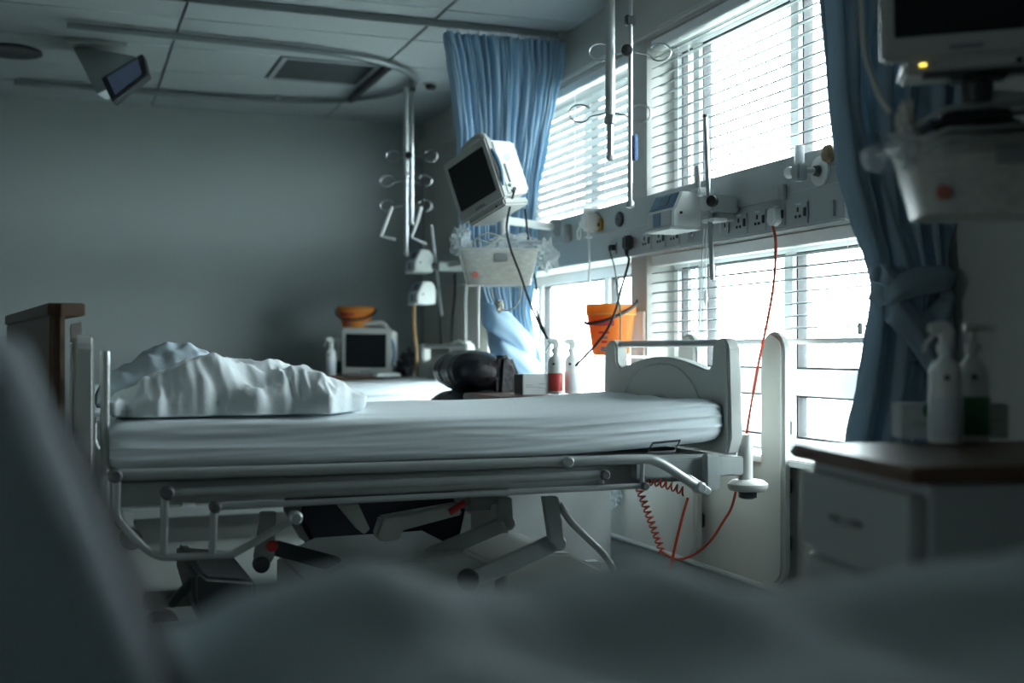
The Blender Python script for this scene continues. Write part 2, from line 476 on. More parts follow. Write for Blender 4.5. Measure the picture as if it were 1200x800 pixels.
# ------------------------------------------------------------------ wall guards behind the bed
def guard(yc, zt, zb, label):
    g = thing('wall_guard', (XW, yc, zb), label, 'guard', 'upright wall guards behind the bed')
    w = .075
    poly = []
    for k in range(9):
        a = math.pi * k / 8; poly.append((XW - .035, yc + math.cos(a) * w, zt - w + math.sin(a) * w))
    for k in range(9):
        a = math.pi + math.pi * k / 8; poly.append((XW - .035, yc + math.cos(a) * w, zb + w + math.sin(a) * w))
    obj('guard_board', pr(poly, (-.04, 0, 0), .012, 3), 'cream_plastic', g)
    for z in (zb + .15, (zb + zt) / 2 - .1, zt - .35): obj('wall_mount', bbox(XW - .04, XW + .0, yc - .03, yc + .03, z - .03, z + .03, .006), 'dark_plastic', g)
guard(3.735, 1.12, .20, 'upright rounded grey wall guard nearer the knotted blue curtain')
guard(4.37, 1.12, .20, 'upright rounded wall guard half hidden behind the bed footboard')
# ================================================================== THE BEDS
BY0, BY1 = 3.60, 4.60            # near and far side of the middle bed
def board(x, dx, foot):
    """end board: two posts, arched panel, opening under a grip rail; x inner face, dx thickness (signed)"""
    y0, y1, zb, zt = BY0 - .01, BY1 + .01, .69, 1.095
    pts = [(y0 + .02, zb), (y0 - .005, zb + .06), (y0 + .01, zt - .03), (y0 + .035, zt - .004), (y0 + .06, zt), (y0 + .095, zt - .005), (y0 + .115, zt - .03), (y0 + .12, zt - .09), (y0 + .14, zt - .112), (y0 + .17, zt - .112)]
    for k in range(1, 12):
        t = k / 12; pts.append((lerp(y0 + .17, y1 - .17, t), zt - .112 + .045 * math.sin(math.pi * t)))
    pts += [((y0 + y1) - a, b) for a, b in reversed(pts[:10])]
    return pr([(x, a, b) for a, b in pts], (dx, 0, 0), .009, 3)
def make_bed(off, dz, label, full):
    B = thing('hospital_bed', (1.1, 4.1, 0), label, 'bed', 'hospital beds of the ward')
    up = []
    def part(name, bm, m, par=None, lab=None, lift=True):
        o = obj(name, bm, m, par or B, label=lab)
        if lift and par is None: up.append(o)
        return o
    # end boards
    f = part('footboard', board(2.135, .055, 1), 'bed_panel')
    part('grip_rail', tb([(2.162, BY0 + .10, 1.078), (2.162, BY1 - .10, 1.078)], .013, 12), 'steel', f)
    for sgn, r0, zz in ((1, .33, .80), (1, .20, .76)):
        arc = [(2.134, 4.1 + r0 * math.cos(math.pi * k / 16), zz + (r0 * .62) * math.sin(math.pi * k / 16)) for k in range(17)]
        part('relief_line', tb(arc, .006, 6), 'bed_panel', f)
    h = part('headboard', board(.02, .055, 0), 'bed_panel')
    part('grip_rail', tb([(.047, BY0 + .10, 1.078), (.047, BY1 - .10, 1.078)], .013, 12), 'steel', h)
    part('head_post', tb([(.105, BY0 + .04, .60), (.105, BY0 + .04, 1.05)], .013, 12), 'bed_steel')
    # deck and long frame beams
    part('mattress_deck', bbox(.10, 2.11, BY0 + .03, BY1 - .03, .672, .694, .004), 'bed_enamel')
    for y in (BY0 + .05, BY1 - .09):
        part('frame_beam', bbox(.10, 2.10, y, y + .04, .60, .67, .006), 'bed_enamel')
    for x in (.14, .75, 1.35, 2.02): part('cross_member', bbox(x, x + .05, BY0 + .09, BY1 - .09, .615, .66, .005), 'bed_enamel')
    # folded side rail on the near side (traced in the plane of the rail)
    YR = BY0 - .055
    def px(l): return [PY(u, v, YR) for u, v in l]
    def rail_set():
        r = part('side_rail', tb(px([(132, 556.5), (400, 549), (660, 540.5), (752, 538), (768, 540), (782, 547), (803, 561), (820, 572)]), .0165, 12, smooth=5), 'bed_steel')
        part('lower_rail', tb(px([(196, 578), (705, 556)]), .0135, 12), 'bed_steel', r)
        part('bottom_rail', tb(px([(252, 594), (752, 569)]), .0095, 12), 'bed_steel', r)
        part('end_loop', tb(px([(137, 559), (137, 585), (138, 603), (147, 618), (170, 642), (186, 651), (205, 652.5), (262, 650), (282, 644), (345, 607)]), .0115, 12, smooth=6), 'bed_steel', r)
        for a, b in (((193, 582), (192, 650)), ((251, 597), (249, 648)), ((705, 557), (705, 566)), ((753, 541), (752, 568))):
            part('rail_upright', tb(px([a, b]), .0115 if a[0] < 600 else .008, 12), 'bed_steel', r)
        for u, v, rr in ((135, 557, .02), (196, 577, .02), (252, 594, .017), (707, 556, .017), (754, 569, .014), (664, 540.5, .019), (346, 606, .02), (819, 571, .02)):
            p = PY(u, v, YR)
            dk = u not in (346, 819)
            part('pivot_joint', lt([(rr * .7, -.024), (rr, -.018), (rr, .018), (rr * .7, .024)], p, 14, aim((0, 1, 0))), 'dark_grey' if dk and u != 664 else 'bed_steel', r)
        return r
    rail_set()
    # far side rail, mirrored
    mirY = 2 * 4.1 - YR
    tr = NB(); tube(tr, [(p.x, mirY, p.z) for p in px([(160, 556), (752, 540)])], .0165, 12); part('side_rail', tr, 'bed_steel')
    # foot end gear: cross bracket, post, buffer discs, bracket box
    for y in (BY0 + .015, BY1 - .015):
        c = part('corner_post', tb([(2.215, y, .60), (2.215, y, .76)], .026, 16), 'cream_plastic')
        part('buffer_disc', lt([(.03, .56), (.062, .564), (.07, .575), (.07, .588), (.055, .60), (.02, .605)], (2.225, y, 0), 24), 'cream_plastic', c)
        part('disc_hub', lt([(.02, .535), (.032, .54), (.032, .562), (.02, .563)], (2.225, y, 0), 16), 'dark_plastic', c)
    part('end_bracket', bbox(1.78, 2.20, BY0 - .005, BY0 + .03, .62, .685, .005), 'bed_enamel')
    k = part('latch_box', bbox(2.03, 2.085, BY0 - .04, BY0 - .005, .575, .70, .006), 'bed_steel')
    part('latch_arm', bar((2.03, BY0 - .045, .575), (1.96, BY0 - .045, .62), .03, .012), 'bed_steel', k)
    # mattress retainer loop at the foot end
    part('mattress_retainer', tb([PY(u, v, BY0 - .004) for u, v in ((758, 530), (765, 519), (797, 516), (790, 529))], .004, 8, True), 'dark_plastic')
    if full:
        Y1 = 3.78
        def at(u, v): return PY(u, v, Y1)
        la = part('lift_arm', bar(at(551, 681), at(652, 634), .062, .02), 'bed_enamel', lift=False)
        part('pivot_cap', lt([(.02, -.02), (.026, -.014), (.026, .014)], at(654, 636), 16, aim((0, 1, 0))), 'grey_plastic', la)
        part('pivot_cap', lt([(.03, -.016), (.036, -.01), (.036, .014)], at(549, 679), 16, aim((0, 1, 0))), 'dark_plastic', la)
        part('lift_post', ppx([(637, 582), (655, 582), (661, 632), (654, 642), (645, 634)], Y1 - .03, .03), 'bed_enamel')
        lb = part('lift_arm', bar(PY(505, 650, 3.95), PY(594, 612, 3.95), .055, .02), 'bed_enamel', lift=False)
        part('pivot_cap', lt([(.02, -.02), (.026, -.014), (.026, .014)], PY(595, 612, 3.94), 16, aim((0, 1, 0))), 'grey_plastic', lb)
        part('lift_post', ppx([(584, 583), (600, 583), (602, 612), (594, 616), (584, 607)], 3.92, .03), 'bed_enamel')
        ac = part('actuator', ppx([(448, 606), (538, 590), (542, 603), (471, 622), (470, 632), (449, 636), (441, 628)], 3.86, .06, .006), 'bed_panel')
        part('red_release', tb([PY(527, 600, 3.84), PY(545, 588, 3.84)], .012, 12), 'red', ac)
        part('actuator_bracket', ppx([(396, 592), (420, 590), (434, 620), (427, 626), (419, 620)], 3.83, .03), 'bed_panel')
        part('motor_unit', bbox(1.30, 1.42, 3.95, 4.1, .49, .60, .02), 'grey_plastic')
        # left linkage
        Y2 = 3.80
        lk_ = part('head_linkage', ppx([(306, 600), (324, 600), (322, 652), (312, 668), (300, 664), (298, 652)], Y2, .03), 'bed_enamel')
        part('pivot_cap', lt([(.02, -.02), (.026, -.014), (.026, .014)], PY(306, 661, Y2), 16, aim((0, 1, 0))), 'dark_plastic', lk_)
        part('red_knob', lt([(.006, -.03), (.016, -.026), (.019, -.012), (.012, .0)], PY(318, 639, Y2), 14, aim((0, 1, 0))), 'red', lk_)
        part('lift_arm', bar(PY(324, 642, 3.9), PY(392, 660, 3.9), .05, .02), 'dark_plastic', lift=False)
        part('pedal_arm', bar(PY(202, 706, 3.55), PY(226, 680, 3.55), .028, .012), 'dark_plastic', lift=False)
        # chassis
        part('chassis_cover', pr([(.72, 3.80, .17), (.72, 3.80, .30), (.86, 3.80, .36), (1.27, 3.80, .365), (1.36, 3.80, .31), (1.36, 3.80, .17)], (0, .6, 0), .012), 'bed_enamel', lift=False)
        fx = [PY(u, v, 3.86) for u, v in ((592, 668), (640, 648), (668, 648), (700, 664), (714, 672), (714, 678), (690, 676), (660, 684), (590, 704))]
        part('chassis_foot_cover', pr(fx, (0, .5, 0), .012, 3), 'bed_panel', lift=False)
        hx = [PY(u, v, 3.50) for u, v in ((226, 672), (236, 669), (244, 676), (300, 680), (300, 726), (238, 740), (226, 700))]
        hc = part('chassis_head_cover', pr(hx, (0, .55, 0), .012, 3), 'dark_plastic', lift=False)
        part('chassis_beam', bbox(.25, 2.0, 3.80, 3.86, .15, .21, .006), 'bed_enamel', lift=False)
        part('chassis_beam', bbox(.25, 2.0, 4.34, 4.40, .15, .21, .006), 'bed_enamel', lift=False)
    else:
        part('chassis_beam', bbox(.25, 2.0, 3.80, 3.86, .15, .21, .006), 'bed_enamel', lift=False)
        part('chassis_beam', bbox(.25, 2.0, 4.34, 4.40, .15, .21, .006), 'bed_enamel', lift=False)
        for x in (.6, 1.6):
            for y in (3.83, 4.37): part('lift_arm', bar((x, y, .18), (x + .2, y, .63 + dz), .06, .03), 'bed_enamel', lift=False)
    for x in (.30, 1.93):
        for y in (3.74, 4.46):
            c = part('castor', bbox(x - .03, x + .03, y - .03, y + .03, .12, .20, .008), 'grey_plastic', lift=False)
            part('wheel', lt([(.03, -.022), (.056, -.02), (.062, -.012), (.062, .012), (.056, .02), (.03, .022)], (x + .02, y, .062), 18, aim((0, 1, 0))), 'black_rubber', c)
    for o in up: o.location.z += dz
    B.location = B.location + Vector(off)
    return B
# fitted-sheet mattress
def make_mattress(off, label, group='sheeted mattresses'):
    x0, x1, y0, y1, z0, z1 = .115, 2.125, BY0 + .005, BY1 - .005, .697, .852
    NX, NP = 130, 170
    r = .05
    def sec(t):
        """rounded rectangle cross-section: returns (y,z,side) for t in 0..1"""
        w, h = (y1 - y0) / 2, (z1 - z0) / 2; a = t * math.tau
        cx, sx = math.cos(a), math.sin(a); p = 7 if True else 4
        k = (abs(cx) ** p + abs(sx) ** p) ** (-1 / p)
        return (y0 + y1) / 2 - w * cx * k, (z0 + z1) / 2 + h * sx * k
    # walk evenly around the outline
    raw = [sec(k / 4000) for k in range(4001)]; L = [0]
    for a, b in zip(raw, raw[1:]): L.append(L[-1] + math.hypot(a[0] - b[0], (a[1] - b[1]) * 6))
    pts = []; j = 0
    for k in range(NP):
        s = L[-1] * k / NP
        while L[j + 1] < s: j += 1
        pts.append(raw[j])
    def fn(i, t):
        k = int(round(i * NP)) % NP; y, z = pts[k]
        e = min(1, (min(t, 1 - t) * (x1 - x0)) / .06); sc = .80 + .20 * math.sqrt(max(0, 1 - (1 - e) ** 2))
        x = x0 + (x1 - x0) * t
        yc, zc = (y0 + y1) / 2, (z0 + z1) / 2
        lift = .03 * max(0, (x - 1.4) / .7) ** 1.5
        near = max(0, min(1, (yc - y) / .45))
        rid = (.5 - abs(nz(x * .7 + 3, (z - .7) * 26 + x * .9))) * .022 + nz(x * 1.6 + 5, z * 60 - x * 2) * .005 - .008
        yy = yc + (y - yc) * (1 - (1 - sc) * .12) - (rid if y < yc else -rid) * (1 if abs(y - yc) > .38 else 0)
        sag = .008 * nz(x * 1.6, y * 2.3, 3) + .006 * nz(x * 1.2, y * 11, 8)
        tilt = .0
        return Vector((x, yy, zc + (z - zc) * sc + lift + (sag if z > zc else 0)))
    bm = sheet(NP, NX, fn, close_u=True)
    bm.verts.ensure_lookup_table()
    ends = [[v for v in bm.verts if abs(v.co.x - x) < 1e-6] for x in (x0, x1)]
    for e in ends:
        e.sort(key=lambda v: math.atan2(v.co.z - .775, v.co.y - 4.1)); bm.faces.new(e)
    bmesh.ops.recalc_face_normals(bm, faces=bm.faces)
    bm.transform(Matrix.Translation(Vector(off)))
    o = obj('mattress', bm, 'sheet', org=Vector((1.12, 4.1, .70)) + Vector(off), smooth=60)
    return tag(o, label, 'mattress', group)
DY = 2.87
make_bed((0, 0, 0), 0, 'raised hospital bed in sharp focus with folded tubular side rail and wheeled chassis', True)
make_mattress((0, 0, 0), 'thick mattress in a wrinkled pale blue sheet with the crumpled duvet on it')
make_bed((0, DY, 0), 0, 'hospital bed by the back wall, mostly hidden behind the bed in focus', False)
make_mattress((0, DY, 0), 'brightly lit white sheeted mattress on the far bed before the boxy grey monitor')
make_bed((-.36, -3.52, 0), -.10, 'blurred hospital bed right in front of the viewer, under the rumpled blanket', False)
make_mattress((-.36, -3.52, -.10), 'mattress of the nearest bed, under the blurred grey blanket')
# ------------------------------------------------------------------ duvet and pillow on the middle bed
ZM = .853
prof = [(PY(u, v, 3.97).x, PY(u, v, 3.97).z - ZM) for u, v in ((118, 470), (150, 462), (190, 445), (222, 428), (245, 421), (300, 428), (345, 436), (385, 452), (408, 466), (420, 480))]
def plan(s, t):
    x = lerp(.11, .905, s * .5 + .5) + .03 * nz(t * 2, s, 1) + .05 * (t + 1) * (.5 - s) * .3
    y0 = 3.645 + .09 * nz(s * 2.5, 4) + .10 * max(0, s) ** 2 + .02 * nz(s * 9, 2)
    y = lerp(y0, 4.34, t * .5 + .5)
    return x, y
def folds(x, y, rim):
    a = nz(x * 5 + y * 2, y * 4, 2) * .030 - abs(nz(x * 7 - y * 6, y * 7 + x * 3, 5)) * .045 - abs(nz(x * 26 + y * 5, y * 9 - x * 4, 9)) * (.006 + .036 * rim) + nz(x * 50, y * 24, 1) * .003
    return a + .022
def dtop(s, t, x, y, e):
    hh = max(.02, table(prof, x))
    slope = 1 - .35 * max(0, -t) ** 2 - .45 * max(0, t) ** 2
    roll = .02 * math.exp(-((y - 3.72) / .06) ** 2) + .045 * math.exp(-((x - .22) / .13) ** 2 - ((y - 3.71) / .045) ** 2) - .05 * math.exp(-((x - .30 - (y - 3.8) * .6) / .07) ** 2 - ((y - 3.83) / .05) ** 2) - .055 * math.exp(-((x - .56) / .05) ** 2 - ((y - 3.70) / .05) ** 2)
    return ZM + .034 + .022 * (1 - e) * (nz(x * 7, y * 5, 11) + .25) + max(.01, hh - .035) * e * slope + (folds(x, y, max(max(0, 1 - (t + 1) / .45), max(0, (s - .6) / .4))) + roll) * (.35 + .65 * e)
def dbot(s, t, x, y, e): return ZM + .002 + .030 * max(0, 1 - e * 1.6) ** 2
tag(obj('duvet', cushion(170, 130, plan, dtop, dbot, .40, 7), 'duvet', org=(.5, 4.0, ZM), smooth=80), 'crumpled white duvet thrown back in a heap on the bed in focus', 'duvet')
pprof = [(PY(u, v, 4.4).x, PY(u, v, 4.4).z - ZM) for u, v in ((112, 446), (125, 436), (150, 433), (170, 420), (195, 411), (215, 411), (238, 420), (262, 440))]
def pplan(s, t): return lerp(.09, .66, s * .5 + .5), lerp(4.15, 4.56, t * .5 + .5)
tag(obj('pillow', cushion(90, 60, pplan,
    lambda s, t, x, y, e: ZM + .02 + max(.03, table(pprof, x)) * e * (1 - .25 * t * t) + (abs(nz(x * 12 + y * 4, y * 10)) * -.035 + nz(x * 26, y * 20, 4) * .01 + .012) * e,
    lambda s, t, x, y, e: ZM + .001 + .01 * (1 - e), .45, 4), 'pillow', org=(.37, 4.36, ZM), smooth=80), 'wrinkled blue grey pillow propped behind the duvet at the headboard', 'pillow')
def pplan2(s, t): return lerp(.085, .30, s * .5 + .5), lerp(3.66, 4.10, t * .5 + .5)
# ------------------------------------------------------------------ foreground bedding (near bed)
ZN = .753
YC = .95
crest = [(-.5, ZN + .05), (-.2, ZN + .05)] + [(PY(u, v, YC).x, PY(u, v, YC).z - .0) for u, v in ((150, 775), (230, 738), (300, 706), (380, 684), (440, 670), (480, 676), (540, 698), (620, 704), (700, 688), (780, 672), (830, 678), (890, 704), (960, 704), (1040, 690), (1120, 676), (1200, 664))] + [(1.2, .87), (1.7, .82)]
def bplan(s, t):
    x = lerp(-.02, 1.66, s * .5 + .5) - (.06 * (1 - t)) * (1 if s < 0 else 0) * .3
    y = lerp(.13, 1.045, t * .5 + .5) + .02 * nz(s * 4, t * 2)
    return x, y
def btop(s, t, x, y, e):
    c = table(crest, x)
    k = math.exp(-((y - YC) / .16) ** 2) if y < YC else 1
    low = lerp(ZN + .045, c - .02, .86) + .02 * nz(x * 4, y * 4, 7)
    z = low + (c - low) * k + .012 * nz(x * 7 + 2 * y, y * 5) * (1 - k)
    return ZN + .01 + (z - ZN - .01) * min(1, e * 1.25)
tag(obj('blanket', cushion(120, 60, bplan, btop, lambda s, t, x, y, e: ZN + .002 + .006 * (1 - e), .3, 10), 'blanket', org=(.8, .6, ZN), smooth=80),
    'large blurred rumpled blanket filling the bottom of the view on the nearest bed', 'blanket')
# big propped pillow at the lower left
def qplan(s, t):
    a, b = s * .5 + .5, t * .5 + .5
    return lerp(-.325, lerp(.084, -.03, b), a), lerp(.0, .325, b)
bm = cushion(44, 40, qplan, lambda s, t, x, y, e: .085 * e + .012 * nz(x * 9, y * 9) * e, lambda s, t, x, y, e: -.07 * e, .5, 4)
bm.transform(Matrix.Translation((0, .80, ZN + .02)) @ Matrix.Rotation(math.radians(60), 4, 'X'))
npil = tag(obj('pillow', bm, 'pillow_near', org=(-.13, .82, ZN), smooth=80), 'large blurred blue grey pillow leaning at the left edge on the nearest bed', 'pillow')
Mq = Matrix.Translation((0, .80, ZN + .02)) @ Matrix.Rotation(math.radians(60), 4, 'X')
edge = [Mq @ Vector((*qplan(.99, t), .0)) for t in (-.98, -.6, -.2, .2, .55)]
obj('dark_edge_strip', tb(edge, .014, 10, smooth=5), 'navy_fabric', npil)  # dark strip added where a dark band runs down the pillow's right edge
# ================================================================== SERVICE PANEL ON THE WINDOW WALL
TX = XW - .07                                   # front face of the panel
TZ0, TZ1 = 1.482, 1.735
YP0, YP1 = 3.30, 8.2
sp = thing('service_panel', (XW, 4.5, TZ0), 'long grey wall panel of sockets and gas outlets running under the blinds', 'service panel')
obj('panel_body', bbox(TX, XW, YP0, YP1, TZ0, TZ1, .006), 'trunking', sp)
obj('panel_seam', bbox(TX - .003, TX, YP0, YP1, TZ0 + .125, TZ0 + .129, 0), 'trunk_line', sp)
obj('end_cap', bbox(TX - .006, XW - .0, YP0 - .022, YP0, TZ0 - .003, TZ1 + .003, .004), 'white_plastic', sp)
obj('accessory_rail', bbox(TX - .016, TX - .003, 3.66, 4.30, TZ0 + .112, TZ0 + .15, .003), 'bed_steel', sp)
obj('rail_stop', bbox(TX - .022, TX - .002, 3.635, 3.665, TZ0 + .105, TZ0 + .16, .003), 'grey_plastic', sp)
def on(u, v): return PX(u, v, TX)
def socket(u, v, plug=None):
    c = on(u, v); s = obj('socket', bbox(TX - .006, TX, c.y - .046, c.y + .040, c.z - .04, c.z + .04, .004), 'trunking', sp)
    for (dy, dz, w, h) in ((.012, .014, .005, .008), (.024, -.010, .006, .005), (.0, -.010, .006, .005)):
        obj('pin_slot', bbox(TX - .0075, TX - .002, c.y + dy - w, c.y + dy + w, c.z + dz - h, c.z + dz + h, 0), 'black_rubber', s)
    obj('rocker_switch', bbox(TX - .011, TX - .002, c.y - .038, c.y - .024, c.z - .012, c.z + .018, .002), 'dark_plastic', s)
    obj('label_plate', bbox(TX - .0075, TX - .002, c.y - .008, c.y + .024, c.z + .03, c.z + .037, 0), 'pale_label', s)
for u, v in ((758, 283), (775, 280), (791, 276.5), (869, 262.5), (891, 258.5), (939, 250), (913, 253)): socket(u, v)
def oval_plate(u, v):
    c = on(u, v); s = obj('data_outlet', bbox(TX - .005, TX, c.y - .045, c.y + .03, c.z - .03, c.z + .03, .003), 'trunking', sp)
    obj('oval_button', bbox(TX - .008, TX - .002, c.y + .008, c.y + .022, c.z - .024, c.z + .022, .006), 'pale_label', s)
    obj('rocker_switch', bbox(TX - .008, TX - .002, c.y - .03, c.y - .018, c.z - .016, c.z + .016, .002), 'white_plastic', s)
    obj('switch_gap', bbox(TX - .009, TX - .002, c.y - .028, c.y - .020, c.z - .004, c.z + .012, 0), 'black_rubber', s)
for u, v in ((809, 273.5), (848, 266), (718, 291.5)): oval_plate(u, v)
c = on(977, 244); obj('nurse_button', bbox(TX - .008, TX, c.y - .012, c.y + .012, c.z - .03, c.z + .03, .006), 'grey_plastic', sp)
# gas outlets: ring outlet and yellow outlet
c = on(727, 257)
g = obj('gas_outlet', lt([(.018, 0), (.034, 0), (.036, .008), (.030, .014), (.018, .014)], c, 24, aim((-1, 0, 0))), 'dark_plastic', sp)
obj('outlet_core', lt([(.006, .004), (.017, .004), (.017, .012), (.006, .012)], c, 20, aim((-1, 0, 0))), 'white_plastic', g)
obj('outlet_port', lt([(.002, .012), (.007, .012), (.007, .016), (.002, .016)], c, 14, aim((-1, 0, 0))), 'black_rubber', g)
c = on(704, 263.5)
g = obj('gas_outlet', bbox(TX - .012, TX, c.y - .032, c.y + .032, c.z - .032, c.z + .032, .006), 'ochre', sp, label='yellow gas outlet')
obj('outlet_port', lt([(.004, .01), (.012, .012), (.012, .02), (.004, .02)], c, 16, aim((-1, 0, 0))), 'dark_plastic', g)
# oxygen flowmeter body plugged in left of it
c = PX(690, 262, TX - .05)
fm = thing('flowmeter', c, 'white gas flowmeter plugged into the panel left of the yellow outlet', 'flowmeter')
obj('meter_body', bbox(c.x - .03, TX + .0, c.y - .036, c.y + .036, c.z - .035, c.z + .05, .012), 'white_plastic', fm)
obj('meter_cap', lt([(.022, .05), (.03, .054), (.03, .068), (.02, .072)], c, 18), 'white_plastic', fm)
k = obj('side_knob', lt([(.012, .03), (.018, .034), (.018, .06), (.012, .064)], c, 16, aim((-.2, 1, 0))), 'white_plastic', fm)
obj('gauge_ring', tb([c + Vector((-.03, .05 + .02 * math.cos(a), -.045 + .028 * math.sin(a))) for a in [k * math.tau / 16 for k in range(16)]], .004, 6, True), 'white_plastic', fm)
obj('outlet_spout', lt([(.008, -.035), (.008, -.06), (.017, -.062), (.017, -.07), (.007, -.072)], c, 14), 'white_plastic', fm)
o = obj('oxygen_tube', tb([c + Vector((0, 0, -.07)), PX(691, 300, TX - .06), PX(690, 340, TX - .06), PX(688, 400, TX - .05), PX(684, 470, TX - .03)], .006, 8, smooth=5), 'clear_tube', org=c)
tag(o, 'clear tube hanging straight down from the white flowmeter', 'tube')
# wall brackets left of it (monitor arm mount)
c = PX(655, 268, TX - .02)
# suction unit near the right end of the panel
c = PX(951, 196, TX - .06)
su = thing('suction_regulator', PX(962, 199, TX), 'suction regulator with round white dial at the right end of the panel', 'regulator')
q = PX(963, 200.5, TX)
obj('dial_plate', lt([(.006, 0), (.05, 0), (.053, .006), (.05, .012), (.006, .012)], q, 28, aim((-1, 0, 0))), 'white_plastic', su)
obj('dial_hub', lt([(.006, .012), (.02, .014), (.016, .03), (.006, .03)], q, 16, aim((-1, 0, 0))), 'dark_plastic', su)
obj('stem', tb([q + Vector((-.012, 0, 0)), q + Vector((-.075, .02, 0))], .012, 12), 'bed_steel', su)
r = q + Vector((-.075, .02, 0))
obj('valve_block', bbox(r.x - .02, r.x + .02, r.y - .022, r.y + .022, r.z - .035, r.z + .025, .006), 'bed_steel', su)
obj('valve_knob', lt([(.01, .02), (.02, .024), (.02, .058), (.014, .066)], r, 18, aim((-.1, 1, 0))), 'white_plastic', su)
obj('riser', tb([r + Vector((0, 0, .02)), r + Vector((0, 0, .085))], .017, 14), 'clear_tube', su)
q = PX(976, 180, TX - .02)
su2 = thing('gas_knob', q, 'dark brass valve knob at the panel corner against the knotted curtain', 'knob')
obj('knob_head', lt([(.01, 0), (.028, .004), (.032, .014), (.026, .03), (.01, .034)], q, 20, aim((-1, .2, 0))), 'brown_tube', su2)
obj('knob_neck', bbox(q.x - .002, TX + .01, q.y - .03, q.y + .012, q.z - .045, q.z + .012, .006), 'grey_plastic', su2)
# ------------------------------------------------------------------ infusion pump and its pole on the rail clamp
XP = TX - .12
pole0, pole1 = PX(826.5, 138, XP), PX(835, 328, XP)
pp = thing('infusion_pole', pole1, 'slightly leaning steel pole clamped to the panel rail in front of the wide blind', 'pole')
obj('shaft', tb([pole1, pole0], .0095, 14), 'steel', pp)
obj('top_cap', tb([pole0, pole0 + (pole0 - pole1).normalized() * .012], .0105, 14), 'dark_plastic', pp)
c = PX(848, 239, TX - .06)
cl = obj('rail_clamp', bbox(TX - .13, TX - .012, c.y - .035, c.y + .06, c.z - .035, c.z + .03, .008), 'bed_steel', pp)
obj('clamp_knob', lt([(.006, 0), (.021, .003), (.021, .022), (.014, .026)], PX(837, 236, TX - .145), 18, aim((-1, -.5, 0))), 'black_rubber', cl)
obj('clamp_jaw', bbox(TX - .10, TX - .02, c.y - .02, c.y + .05, c.z - .065, c.z - .035, .005), 'grey_plastic', cl)
c = PX(838, 258, TX - .1); obj('clamp_lever', bbox(TX - .13, TX - .07, c.y - .04, c.y + .05, c.z - .008, c.z + .006, .003), 'white_plastic', pp)
def pump(c, label, depth_dir, s=1.0):
    """infusion pump: long white housing with arched top, blue keypad and display at its left end"""
    p = thing('infusion_pump', c, label, 'pump', 'infusion pumps on poles')
    # control face looks into the room (-x), rounded end looks along -y
    L, Hh, D = .215 * s, .14 * s, .125 * s
    prof = [(-D * .5, -Hh / 2), (-D * .5, -Hh * .02), (-D * .44, Hh * .04), (-D * .20, Hh * .5), (D * .10, Hh * .5), (D * .30, Hh * .46), (D * .43, Hh * .32), (D * .5, Hh * .08), (D * .5, -Hh / 2)]
    obj('pump_body', pr([(c.x + a, c.y - L / 2, c.z + b) for a, b in prof], (0, L, 0), .006, 3), 'white_plastic', p)
    def slope(y0, y1, t0, t1, o, th):
        """slab lying on the sloping control face"""
        q = []
        for y, t in ((y0, t0), (y1, t0), (y1, t1), (y0, t1)):
            q.append(Vector((c.x + lerp(-D * .44, -D * .20, t) - o * .9, c.y + L * y, c.z + lerp(Hh * .04, Hh * .5, t) + o * .4)))
        return pr(q, (-.9 * th, 0, .4 * th), 0)
    kp = obj('control_face', slope(-.44, .46, .04, .94, 0, .003), 'pump_blue', p)
    obj('display', slope(-.18, .20, .22, .80, .003, .002), 'pump_screen', kp)
    dr = obj('door', bbox(c.x - D * .5 - .004, c.x - D * .5 + .002, c.y - L * .47, c.y + L * .47, c.z - Hh * .45, c.z - Hh * .03, .002), 'trunk_line', p)
    obj('blue_strip', bbox(c.x - D * .5 - .006, c.x - D * .5 - .002, c.y - L * .06, c.y + L * .22, c.z - Hh * .42, c.z - Hh * .05, .001), 'pump_blue', dr)
    obj('lock_screw', lt([(.003, 0), (.006, .001), (.005, .006)], (c.x - D * .22, c.y - L * .5, c.z - Hh * .1), 10, aim((0, -1, 0))), 'black_rubber', p)
    obj('foot_lip', bbox(c.x - D * .5 - .012, c.x + D * .5, c.y - L * .5, c.y + L * .5, c.z - Hh * .56, c.z - Hh * .5, .003), 'white_plastic', p)
    return p
c = PX(799, 249, XP)
pump(c + Vector((-.035, .0, 0)), 'white infusion pump with blue keypad clamped under the wide blind', 0)
bag = PX(817, 208, XP + .02)
bs = thing('drip_holder', bag, 'small grey upright holder standing on top of the white infusion pump', 'holder')
obj('holder_blade', bar(PX(817, 198, XP + .04), PX(818, 218, XP + .04), .03, .012, (1, 0, 0)), 'grey_plastic', bs)
obj('holder_block', bbox(bag.x - .02, bag.x + .05, bag.y - .05, bag.y + .02, PX(818, 228, XP).z, PX(818, 219, XP).z, .006), 'white_plastic', bs)
o = obj('infusion_line', tb([PX(825, 268, XP - .02), PX(823, 300, XP - .02), PX(821, 360, XP - .02), PX(818, 395, XP - .02)], .0022, 6, smooth=4), 'clear_tube', org=PX(825, 268, XP)); tag(o, 'thin clear infusion line nearest the leaning pole', 'tube')
il = thing('drip_line', PX(827, 268, XP - .01), 'thin clear drip line with a small white bulb below the infusion pump', 'tube')
obj('line', tb([PX(828, 268, XP), PX(827, 340, XP), PX(829, 395, XP)], .0022, 6, smooth=4), 'clear_tube', il)
obj('drip_bulb', lt([(.002, .03), (.007, .02), (.007, -.02), (.002, -.03)], PX(827, 348, XP), 10), 'white_plastic', il)
